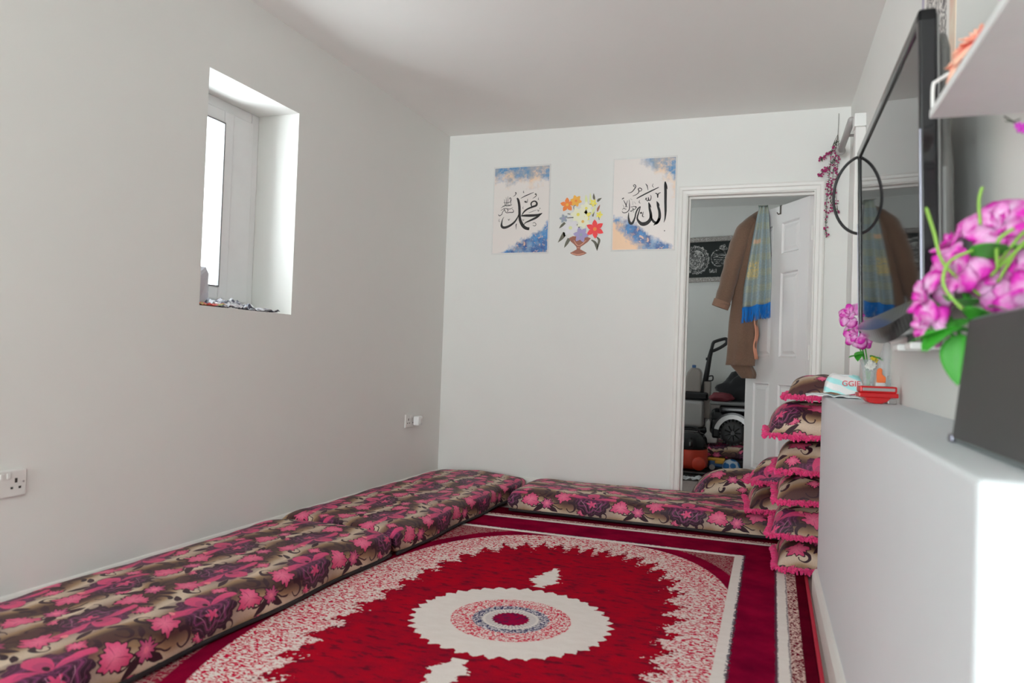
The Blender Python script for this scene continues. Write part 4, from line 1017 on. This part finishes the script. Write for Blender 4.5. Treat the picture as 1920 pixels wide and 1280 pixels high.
def text(body, size, M, m, parent, name='lettering', ext=0.0006):
    cu = bpy.data.curves.new(name, 'FONT'); cu.body = body; cu.size = size; cu.extrude = ext; cu.align_x = 'CENTER'
    cu.materials.append(MATS[m]); o = bpy.data.objects.new(name, cu); COL.objects.link(o); dg = bpy.context.evaluated_depsgraph_get()
    me = bpy.data.meshes.new_from_object(o.evaluated_get(dg)); bpy.data.objects.remove(o)
    o = bpy.data.objects.new(name, me); COL.objects.link(o); o.parent = parent; o.matrix_local = M
    return o
text('GGIE', 0.030, Matrix.Translation((0.024, -0.0525, 0.030)) @ Matrix.Rotation(math.radians(84), 4, 'X'), 'letter_red', wp)
pp = thing('plastic_wrapper', 'flat crumpled white plastic wrapper under the wipes packet on the low wall', 'wrapper', (0.195, 3.20, LZ))
b = B(); b.grid(lambda a, q: ((2*a-1)*0.098 - 0.022, (2*q-1)*0.085, 0.003 + 0.012*abs(mnoise.noise(Vector((a*4, q*5, 9.0))))), 18, 18); b.build('film', 'wipe_white', pp, solid=0.003)
# glass vase with small violet flowers
gv = thing('glass_vase', 'clear glass vase of flowers at the far end of the low wall, below the television', 'vase', (0.290, 3.10, LZ))
B().lathe([(0.022, 0), (0.026, 0.004), (0.020, 0.03), (0.018, 0.06), (0.024, 0.11), (0.034, 0.15), (0.032, 0.15), (0.022, 0.11), (0.016, 0.06), (0.018, 0.03), (0.02, 0.008)]).build('vase_body', 'vase_glass', gv, smooth=True)
fb = thing('violet_bouquet', 'bunch of violet-pink artificial roses in the glass vase beside the television edge', 'flowers', (0.290, 3.10, LZ + 0.03))
for i, (p, d, R) in enumerate([((-0.075, -0.02, 0.290), (-0.6, -0.7, 0.4), 0.052), ((-0.055, -0.04, 0.215), (-0.5, -0.8, 0.1), 0.050), ((-0.020, -0.03, 0.190), (0.2, -0.8, -0.2), 0.036)]):
    put_rose(fb, p, d, R, 90 + i, 'rose', 'rose_petal', 14)
for i, (p, d, L, W) in enumerate([((-0.02, -0.01, 0.13), (-0.5, -0.4, 0.1), 0.07, 0.04), ((0.0, -0.02, 0.13), (0.5, -0.5, 0.0), 0.06, 0.035), ((-0.03, 0.0, 0.15), (-0.2, -0.6, -0.3), 0.06, 0.035), ((-0.04, -0.02, 0.24), (-0.8, -0.5, -0.1), 0.05, 0.02)]):
    put_leaf(fb, p, d, L, W, i + 5)
b = B()
for q in ((-0.075, -0.02, 0.275), (-0.055, -0.03, 0.20), (-0.02, -0.02, 0.18), (0.01, -0.02, 0.13)): b.tube(catmull([(0, 0, -0.015), (q[0]*0.3, q[1]*0.4, q[2]*0.55), q], 6), 0.0025, 6)
b.build('stems', 'leaf_green', fb, smooth=True)
for nm, m, P in (('yellow_blossoms', 'yellow_petal', [(0.01, -0.03, 0.125), (0.018, -0.02, 0.118)]), ('white_blossoms', 'white_petal', [(0.0, -0.035, 0.108), (0.012, -0.03, 0.100), (-0.008, -0.03, 0.095), (0.004, -0.03, 0.09)])):
    b = B()
    for p in P:
        for q in range(6):
            a = 2*PI*q/6; d = Vector((math.cos(a), -0.4, math.sin(a))); b.tube([Vector(p), Vector(p) + d*0.007, Vector(p) + d*0.011], [0.002, 0.0045, 0.001], 5)
    b.build(nm, m, fb)
# spray bottle
sb = thing('spray_bottle', 'clear bottle with an orange cap and pale blue liquid beside the glass vase', 'bottle', (0.345, 3.06, LZ))
B().lathe([(0.026, 0), (0.030, 0.005), (0.031, 0.06), (0.029, 0.12), (0.024, 0.17), (0.014, 0.205), (0.012, 0.215)]).build('bottle_body', 'clear_plastic', sb, smooth=True)
B().lathe([(0.024, 0.003), (0.0275, 0.006), (0.0275, 0.05), (0.0, 0.0505)]).build('liquid', 'wipe_blue', sb)
ob = thing('orange_nozzle', 'small orange plastic nozzle standing in front of the clear bottle', 'nozzle', (0.318, 2.985, LZ))
B().lathe([(0.016, 0), (0.017, 0.004), (0.017, 0.062), (0.014, 0.067)]).build('nozzle_base', 'wipe_white', ob, smooth=True)
b = B(); b.poly([(-0.013, -0.008, 0.067), (0.016, -0.008, 0.067), (0.016, -0.008, 0.087), (0.004, -0.008, 0.097), (0.004, -0.008, 0.115), (-0.003, -0.008, 0.121), (-0.012, -0.008, 0.115), (-0.014, -0.008, 0.097)], (0, 0.016, 0)); b.build('spout', 'orange_cap', ob, bevel=0.003)
# red plastic box
rb = thing('red_plastic_box', 'small translucent red plastic box on the low wall in front of the vase', 'box', (0.287, 2.80, LZ), 0.12)
b = B(); b.rbox(-0.062, 0.062, -0.03, 0.03, 0.020, 0.036, 0.004, 3); b.rbox(-0.058, 0.058, -0.028, 0.028, 0.036, 0.058, 0.005, 3); b.build('lid', 'red_plastic', rb)
b = B(); b.poly([(-0.045, -0.029, 0.020), (-0.030, -0.029, 0.003), (-0.012, -0.029, 0.0), (0.010, -0.029, 0.0), (0.026, -0.029, 0.006), (0.040, -0.029, 0.020)], (0, 0.058, 0)); b.build('cradle', 'red_plastic', rb, bevel=0.003)
b = B(); b.rbox(-0.050, 0.050, -0.0312, -0.029, 0.042, 0.052, 0.001, 2); b.rbox(0.028, 0.058, -0.026, 0.02, 0.0, 0.018, 0.004, 2); b.build('catch', 'silver_plastic', rb)

# ------------------------------------------------------------------ coat and scarf on the door
coat = thing('long_coat', 'long brown wool coat hanging by its shoulder from the door edge', 'coat', (-0.27, 5.27, 0.80))
def cloth_tube(levels, n=36, foldn=7, famp=0.12, seed=0.0, power=2.0):
    """levels: (cx, cy, cz, half width, half depth) from top to bottom"""
    b = B(); L = catmull(levels, 5); vs = []
    for i, (cx, cy, cz, hw_, hd) in enumerate(L):
        t = i/(len(L)-1)
        for k in range(n):
            w = 2*PI*k/n
            f = 1 + famp*t*math.sin(foldn*w + 3*t + seed) + 0.03*mnoise.noise(Vector((math.cos(w)*2, math.sin(w)*2, cz*5 + seed)))
            vs.append((cx + hw_*math.cos(w)*f, cy + hd*math.sin(w)*f, cz))
    N = len(L)
    fs = [(i*n+k, (i+1)*n+k, (i+1)*n+(k+1) % n, i*n+(k+1) % n) for i in range(N-1) for k in range(n)]
    fs += [tuple(range(n)), tuple((N-1)*n+k for k in range(n))[::-1]]
    b.add(vs, fs); return b
body = [(0.085, 0.06, 1.175, 0.012, 0.010), (0.068, 0.04, 1.15, 0.035, 0.03), (0.040, 0.01, 1.08, 0.085, 0.05), (0.022, -0.005, 0.98, 0.098, 0.058), (0.012, -0.01, 0.80, 0.092, 0.056), (0.002, -0.01, 0.58, 0.088, 0.055), (-0.012, -0.01, 0.40, 0.088, 0.056), (-0.016, -0.01, 0.20, 0.088, 0.058), (-0.020, -0.01, 0.115, 0.090, 0.058)]
cloth_tube(body, foldn=5, famp=0.13, seed=1.0).build('body', 'coat_wool', coat, smooth=True)
back = [(-0.02, 0.03, 0.62, 0.06, 0.03), (-0.025, 0.03, 0.40, 0.07, 0.035), (-0.03, 0.03, 0.16, 0.075, 0.038), (0.015, 0.03, 0.07, 0.06, 0.036), (0.03, 0.03, 0.03, 0.04, 0.03)]
cloth_tube(back, foldn=4, famp=0.16, seed=4.0).build('back_panel', 'coat_wool', coat, smooth=True)
# sleeve: tube along a drooping line
slv = catmull([(0.045, 0.0, 1.10, 0.040), (-0.020, -0.02, 1.02, 0.056), (-0.060, -0.04, 0.90, 0.060), (-0.095, -0.055, 0.76, 0.057), (-0.125, -0.06, 0.62, 0.054), (-0.152, -0.06, 0.525, 0.055)], 6)
B().tube([q[:3] for q in slv], [q[3]*(1 + 0.04*math.sin(i*1.3)) for i, q in enumerate(slv)], 20).build('sleeve', 'coat_wool', coat, smooth=True)
B().tube([(-0.147, -0.06, 0.545), (-0.163, -0.06, 0.500)], [0.0575, 0.0565], 20).build('cuff', 'coat_cuff', coat)
b = B(); b.grid(lambda a, q: (0.064 + 0.018*a + 0.006*math.sin(q*14), -0.050 + 0.03*a + 0.004*math.sin(q*20), 0.55 - 0.39*q), 4, 20); b.build('lining_edge', 'coat_lining', coat, smooth=True, solid=0.006)
scarf = thing('fringed_scarf', 'pale blue and yellow scarf with bright blue fringe draped over the door top', 'scarf', (-0.18, 5.20, 1.97))
def scarf_pt(a, q, y0=0.0):
    w = 0.050 + 0.125*min(1, q*1.25)**0.8; cx = 0.010 - 0.030*q
    s = 2*a - 1
    return (cx + s*w/2, y0 - 0.020*math.sin(s*7 + 1)*(0.4 + q) - 0.02*math.sin(PI*a), -0.655*q + 0.018*s*q)
b = B(); b.grid(scarf_pt, 30, 40, lambda a, q: (a, q)); b.build('cloth', 'scarf_cloth', scarf, smooth=True, solid=0.004)
b = B(); b.grid(lambda a, q: (0.030 + 0.016*q + 0.030*a*(0.3 + q) - 0.028*q, 0.016 + 0.01*a, -0.05 - 0.58*q), 4, 16, lambda a, q: (a, q)); b.build('underside', 'deep_blue', scarf, smooth=True, solid=0.003)
b = B(); rnd = random.Random(2)
for i in range(70):
    a = i/69; p = Vector(scarf_pt(a, 1.0)); L = rnd.uniform(0.085, 0.105)
    b.tube([p + Vector((0, 0, 0.004)), p + Vector((rnd.uniform(-.004, .004), rnd.uniform(-.004, .004), -L*0.5)), p + Vector((rnd.uniform(-.006, .006), rnd.uniform(-.005, .005), -L))], [0.0022, 0.0026, 0.0016], 5)
b.build('fringe', 'fringe_blue', scarf)
b = B(); b.grid(lambda a, q: (0.005 + (2*a-1)*0.03, -0.025 + 0.19*q, 0.004 + 0.012*math.sin(PI*q)), 6, 8, lambda a, q: (a, 0.02)); b.build('fold_over', 'scarf_cloth', scarf, smooth=True, solid=0.004)

# ------------------------------------------------------------------ framed panel on the far wall
fp = thing('framed_panel', 'black cloth panel with silver medallions in a glittery frame on the far wall', 'wall panel', (-0.62, D2 - 0.003, 1.895), 0, None, rot=(0, -0.035, 0))
PW, PH = 0.46, 0.165
B().box(-PW, PW, -0.018, 0, -PH, PH).build('cloth_panel', 'panel_black', fp)
b = B()
b.rbox(-PW - 0.045, PW + 0.045, -0.030, 0, PH, PH + 0.045, 0.008, 2); b.rbox(-PW - 0.045, PW + 0.045, -0.030, 0, -PH - 0.045, -PH, 0.008, 2); b.rbox(-PW - 0.045, -PW, -0.030, 0, -PH, PH, 0.008, 2); b.rbox(PW, PW + 0.045, -0.030, 0, -PH, PH, 0.008, 2); b.build('frame', 'glitter_frame', fp)
def annulus(b, cx, cz, r0, r1, y, n=48, wav=0.0, k=20):
    vs = []
    for i in range(n):
        a = 2*PI*i/n; q = r1*(1 + wav*math.sin(k*a)); vs += [(cx + r0*math.cos(a), y, cz + r0*1.12*math.sin(a)), (cx + q*math.cos(a), y, cz + q*1.12*math.sin(a))]
    b.add(vs, [(2*i, 2*i+1, 2*((i+1) % n)+1, 2*((i+1) % n)) for i in range(n)])
for cx, R in ((-0.205, 0.120), (0.245, 0.120)):
    b = B(); annulus(b, cx, 0, R*0.86, R*1.0, -0.0195, wav=0.06); annulus(b, cx, 0, R*0.76, R*0.82, -0.0195); annulus(b, cx, 0.0, 0.0005, R*0.70, -0.0193); b.build('medallion', 'silver_lace', fp)
b = B(); annulus(b, 0.0, 0.01, 0.062, 0.072, -0.0195)
rnd = random.Random(6)
for i in range(6):
    z = 0.05 - 0.018*i; h_ = 0.05*math.sqrt(max(0, 1 - ((z - 0.01)/0.062)**2))
    ribbon(b, [(-h_, -z, 0.006), (-h_*0.3, -z + rnd.uniform(-.008, .008), 0.010), (h_*0.3, -z + rnd.uniform(-.008, .008), 0.006), (h_, -z, 0.008)], 1.0, 0, 0, -0.0195)
b.build('round_script', 'silver_lace', fp)
b = B(); b.box(-0.085, -0.02, -0.0198, -0.018, -0.125, -0.09); 
for q in range(9): annulus(b, 0.055 + 0.012*math.sin(q*2), -0.10 + 0.028*q, 0.004, 0.013, -0.0195, 10)
annulus(b, 0.03, 0.10, 0.004, 0.026, -0.0195, 12); b.build('corner_ornament', 'silver_lace', fp)

# ------------------------------------------------------------------ things on the next room's floor
# red canister vacuum
rv = thing('canister_vacuum', 'red tub vacuum cleaner with a black domed lid just inside the far room', 'vacuum cleaner', (-0.745, 6.40, 0.052))
B().lathe([(0.12, 0), (0.150, 0.015), (0.155, 0.05), (0.150, 0.15), (0.142, 0.165)], n=32).build('tub', 'vacuum_red', rv, smooth=True)
B().lathe([(0.146, 0.160), (0.149, 0.175), (0.148, 0.215), (0.140, 0.250), (0.115, 0.285), (0.07, 0.300), (0.0, 0.303)], n=32).build('lid', 'black_gloss', rv, smooth=True)
B().tube(catmull([(-0.08, 0, 0.29), (-0.05, 0, 0.33), (0.05, 0, 0.33), (0.08, 0, 0.29)], 6), 0.010, 8).build('handle', 'black_matt', rv, smooth=True)
for sg in (1, -1):
    w_ = B().lathe([(0.015, -0.024), (0.050, -0.022), (0.055, -0.010), (0.055, 0.010), (0.050, 0.022), (0.015, 0.024)], 0.095*sg, -0.130, 0.050, 24, 'y').build('wheel', 'vacuum_red', rv, smooth=True)
tr = thing('black_tray', 'flat black tray on the floor under the red vacuum cleaner', 'tray', (-0.74, 6.38, 0.0))
b = B(); b.rbox(-0.27, 0.27, -0.22, 0.20, 0.0, 0.028, 0.012, 3); b.build('tray_base', 'tray_black', tr)
for y in (-0.22, 0.17): B().rbox(-0.27, 0.27, y, y + 0.03, 0.028, 0.05, 0.008, 3).build('tray_rim', 'tray_black', tr)
crumple('white_rag', 'scrap of white paper towel on the floor in front of the red vacuum', 'rag', -0.78, -0.60, 6.00, 6.14, 0.0, 0.035, 'rag_white', 3.0)
# upright carpet washer
uv_ = thing('carpet_washer', 'upright carpet washer with clear tank and tall black loop handle in the far room', 'carpet cleaner', (-0.775, 7.02, 0.0))
b = B(); b.rbox(-0.15, 0.12, -0.14, 0.14, 0.0, 0.16, 0.04, 4); b.build('base', 'black_matt', uv_)
b = B(); b.rbox(-0.12, 0.085, -0.085, 0.085, 0.34, 0.585, 0.03, 4); b.build('recovery_tank', 'silver_plastic', uv_)
b = B(); b.rbox(-0.10, 0.13, -0.07, 0.09, 0.16, 0.345, 0.03, 4); b.rbox(-0.11, 0.12, -0.080, 0.08, 0.585, 0.66, 0.02, 3); b.build('body', 'black_gloss', uv_)
b = B(); b.poly([(-0.105, -0.07, 0.66), (0.05, -0.07, 0.66), (0.055, -0.07, 0.84), (0.03, -0.07, 0.875), (-0.035, -0.07, 0.88), (-0.075, -0.07, 0.83)], (0, 0.12, 0)); tk = b.build('clear_tank', 'tank_plastic', uv_, bevel=0.015)
B().lathe([(0.018, 0.0), (0.018, 0.022), (0.012, 0.026)], -0.02, -0.01, 0.878, 14).build('tank_cap', 'toy_blue', tk)
b = B(); b.rbox(0.075, 0.135, -0.04, 0.05, 0.42, 0.76, 0.012, 3); b.build('side_tank', 'tank_plastic', uv_)
b = B(); b.tube([(0.060, 0.0, 0.35), (0.070, 0, 0.66), (0.115, 0, 0.98), (0.130, 0, 1.05)], [0.030, 0.028, 0.020, 0.017], 12); b.build('handle_pole', 'black_matt', uv_, smooth=True)
b = B(); b.tube(catmull([(0.128, 0, 1.04), (0.142, 0, 1.105), (0.165, 0, 1.125), (0.245, 0, 1.150), (0.262, 0, 1.135), (0.255, 0, 1.105), (0.20, 0, 1.065), (0.140, 0, 1.035)], 6), [0.015]*43, 10); b.build('loop_handle', 'black_matt', uv_, smooth=True)
b = B(); b.rbox(0.083, 0.095, -0.022, -0.008, 0.95, 0.975, 0.003, 2); b.tube(catmull([(0.10, 0, 0.80), (0.145, 0, 0.81), (0.145, 0, 0.77), (0.10, 0, 0.765)], 5), 0.006, 8); b.build('cord_hook', 'black_matt', uv_)
# mattress in the far room with the wheeled vehicle on it
bb = thing('bed_base', 'low dark divan base under the floral mattress in the far room', 'bed base', (-0.20, 6.88, 0.0))
B().rbox(-0.43, 0.60, -0.27, 0.28, 0.0, 0.115, 0.02, 3).build('base_box', 'bed_base_cloth', bb)
mattress('floor_mattress', 'floral mattress in the far room under the black wheeled vehicle', 1.03, 0.56, 0.115, (-0.115, 6.885, 0.116), PI, G, 0.1, 0.02, 2.2, piping=False)
ms = thing('ride_on_vehicle', 'black and silver ride-on vehicle with a chunky spoked wheel in the far room', 'ride-on vehicle', (-0.415, 6.83, 0.233))
wh = B().lathe([(0.060, -0.045), (0.093, -0.045), (0.104, -0.030), (0.106, 0.0), (0.104, 0.030), (0.093, 0.045), (0.060, 0.045)], 0, -0.16, 0.106, 36, 'y').build('wheel', 'black_matt', ms, smooth=True)
b = B()
for k in range(9):
    a = 2*PI*k/9; b.tube([(0.016*math.cos(a), -0.205, 0.106 + 0.016*math.sin(a)), (0.068*math.cos(a), -0.203, 0.106 + 0.068*math.sin(a))], 0.007, 6)
b.lathe([(0.018, -0.012), (0.020, 0.006), (0.010, 0.014)], 0, -0.21, 0.106, 14, 'y'); b.build('spokes', 'black_gloss', wh)
b = B()
for k in range(22):
    a = 2*PI*k/22; b.xf(Matrix()); b.tube([(0.104*math.cos(a), -0.20, 0.106 + 0.104*math.sin(a)), (0.104*math.cos(a), -0.12, 0.106 + 0.104*math.sin(a))], 0.008, 5)
b.build('tread', 'black_matt', wh)
def arc_band(b, r0, r1, a0, a1, y0, y1, cz=0.106, n=20):
    pts = [(r1*math.cos(a0 + (a1-a0)*i/n), y0, cz + r1*math.sin(a0 + (a1-a0)*i/n)) for i in range(n+1)] + [(r0*math.cos(a1 + (a0-a1)*i/n), y0, cz + r0*math.sin(a1 + (a0-a1)*i/n)) for i in range(n+1)]
    b.poly(pts, (0, y1 - y0, 0))
b = B(); arc_band(b, 0.118, 0.155, 0.35, 2.95, -0.215, -0.10); b.build('mudguard', 'silver_plastic', ms)
b = B(); arc_band(b, 0.156, 0.172, 0.30, 2.80, -0.222, -0.09); b.build('mudguard_trim', 'black_gloss', ms)
b = B(); b.poly([(x, -0.19, z) for x, z in ((-0.125, 0.05), (-0.13, 0.01), (-0.235, 0.005), (-0.255, 0.05), (-0.215, 0.10), (-0.225, 0.17), (-0.200, 0.215), (-0.185, 0.19), (-0.19, 0.11), (-0.16, 0.07))], (0, 0.16, 0)); b.build('side_fairing', 'silver_plastic', ms, bevel=0.006)
b = B(); b.rbox(-0.20, 0.32, -0.08, 0.16, 0.10, 0.30, 0.05, 4); b.rbox(-0.175, -0.10, -0.20, -0.06, 0.05, 0.21, 0.02, 3); b.rbox(-0.12, 0.32, -0.17, 0.16, 0.262, 0.34, 0.03, 4); b.build('chassis', 'black_gloss', ms, smooth=False)
b = B(); b.rbox(-0.20, 0.30, -0.19, 0.15, 0.335, 0.365, 0.014, 3); b.build('seat_edge', 'gasket', ms)
b = B()
for i in range(8): b.box(-0.21 + 0.012*i, -0.203 + 0.012*i, -0.20, -0.19, -0.0, 0.012)
b.build('grille_slots', 'black_matt', ms)
def blob(name, label, cat, loc, sx, sy, sz, m, part, seed, amp=0.28):
    t = thing(name, label, cat, loc); b = B()
    def P(a, q):
        v = Vector((math.cos(2*PI*a)*math.sin(PI*q), math.sin(2*PI*a)*math.sin(PI*q), -math.cos(PI*q)))
        k = 1 + amp*mnoise.noise(v*1.7 + Vector((seed, 0, 0))) + 0.10*mnoise.noise(v*4.5 + Vector((0, seed, 0)))
        p = v*k; return (p.x*sx, p.y*sy, max(0.0, p.z*sz + sz*0.75))
    b.grid(P, 40, 24); b.build(part, m, t, smooth=True); return t
blob('maroon_bag', 'dark maroon bundle lying on the black seat of the ride-on vehicle', 'bundle', (-0.52, 6.70, 0.599), 0.10, 0.05, 0.045, 'maroon', 'cloth', 2.0, 0.2)
blob('black_clothes', 'heap of black clothing piled on top of the ride-on vehicle', 'clothes', (-0.30, 6.86, 0.599), 0.23, 0.11, 0.15, 'black_cloth', 'cloth', 5.0, 0.35)
bl_ = thing('toy_ball', 'small shiny blue and silver ball on the floor beside the door edge', 'ball', (-0.405, 6.42, 0.072))
b = B(); b.grid(lambda a, q: (0.072*math.cos(2*PI*a)*math.sin(PI*q), 0.072*math.sin(2*PI*a)*math.sin(PI*q), -0.072*math.cos(PI*q)), 32, 20); b.build('ball_body', 'ball_cover', bl_, smooth=True)
ty = thing('toy_car', 'yellow and dark blue toy lying on the floor between vacuum and ball', 'toy', (-0.515, 6.545, 0.03))
b = B(); b.rbox(-0.09, 0.05, -0.03, 0.03, 0.075, 0.10, 0.01, 3); b.rbox(-0.03, 0.045, -0.035, 0.02, 0.055, 0.08, 0.008, 3); b.build('arm', 'toy_yellow', ty)
b = B(); b.rbox(-0.08, 0.11, -0.03, 0.05, 0.022, 0.085, 0.015, 3); b.build('body', 'toy_blue', ty)
for x in (-0.05, 0.07): B().lathe([(0.008, -0.012), (0.022, -0.012), (0.024, 0), (0.022, 0.012), (0.008, 0.012)], x, -0.04, 0.024, 16, 'y').build('wheel', 'rag_white', ty)

# ------------------------------------------------------------------ camera
cam = bpy.data.cameras.new('camera'); co = bpy.data.objects.new('camera', cam); COL.objects.link(co)
F, yaw, pitch, roll = 1404.27, 0.3523, 0.0202, 0.0356
cam.sensor_width = 36.0; cam.lens = F * 36.0 / 1920.0; cam.clip_start = 0.02
cy, sy, cp_, sp_ = math.cos(yaw), math.sin(yaw), math.cos(pitch), math.sin(pitch)
fwd = Vector((-sy*cp_, cy*cp_, sp_)); right = Vector((cy, sy, 0)); up = right.cross(fwd)
r2 = right*math.cos(roll) + up*math.sin(roll); u2 = -right*math.sin(roll) + up*math.cos(roll)
co.matrix_world = Matrix.Translation((0, 0, 0.92)) @ Matrix((r2, u2, -fwd)).transposed().to_4x4()
cam.dof.use_dof = True; cam.dof.focus_distance = 4.2; cam.dof.aperture_fstop = 2.8
S.camera = co

# ------------------------------------------------------------------ daylight: overcast sky, brighter behind the camera
w = bpy.data.worlds.new('sky'); S.world = w; w.use_nodes = True; X.nt = w.node_tree
x, y, z = xyz(coord('Generated'))
bg = w.node_tree.nodes['Background']
SKY_BACK, SKY_LEFT = 58.0, 40.0
f = sat(0.5 - y * 2.0)
st_ = (f * (SKY_BACK - SKY_LEFT) + SKY_LEFT) * (1.0 - 0.62 * sat(z * 4.0 + 0.5))
X.nt.links.new(mixc(f, (0.905, 1.0, 1.04, 1), (0.915, 1.0, 1.03, 1)), bg.inputs[0]); X.nt.links.new(st_.v, bg.inputs[1])
def portal(loc, rot, sx, sy_):
    L = bpy.data.lights.new('sky_portal', 'AREA'); L.shape = 'RECTANGLE'; L.size = sx; L.size_y = sy_; L.cycles.is_portal = True
    o = bpy.data.objects.new('sky_portal', L); COL.objects.link(o); o.location = loc; o.rotation_euler = rot
portal(((OX0+OX1)/2, YB - 0.15, (OZ0+OZ1)/2), (-PI/2, 0, PI), OX1-OX0, OZ1-OZ0)
portal((XL - T - 0.05, (WY0+WY1)/2, (WZ0+WZ1)/2), (0, -PI/2, 0), WZ1-WZ0, WY1-WY0)
portal((XL - T - 0.05, (SY0+SY1)/2, (SZ0+SZ1)/2), (0, -PI/2, 0), SZ1-SZ0, SY1-SY0)
portal((-2.72, 5.85, 1.5), (0, -PI/2, 0), 0.6, 0.5)

S.view_settings.view_transform = 'Standard'; S.view_settings.look = 'None'; S.view_settings.gamma = 1.0; S.view_settings.use_curve_mapping = False
S.view_settings.exposure = -1.07
S.cycles.max_bounces = 12; S.cycles.diffuse_bounces = 8; S.cycles.transparent_max_bounces = 12
S.cycles.use_denoising = True
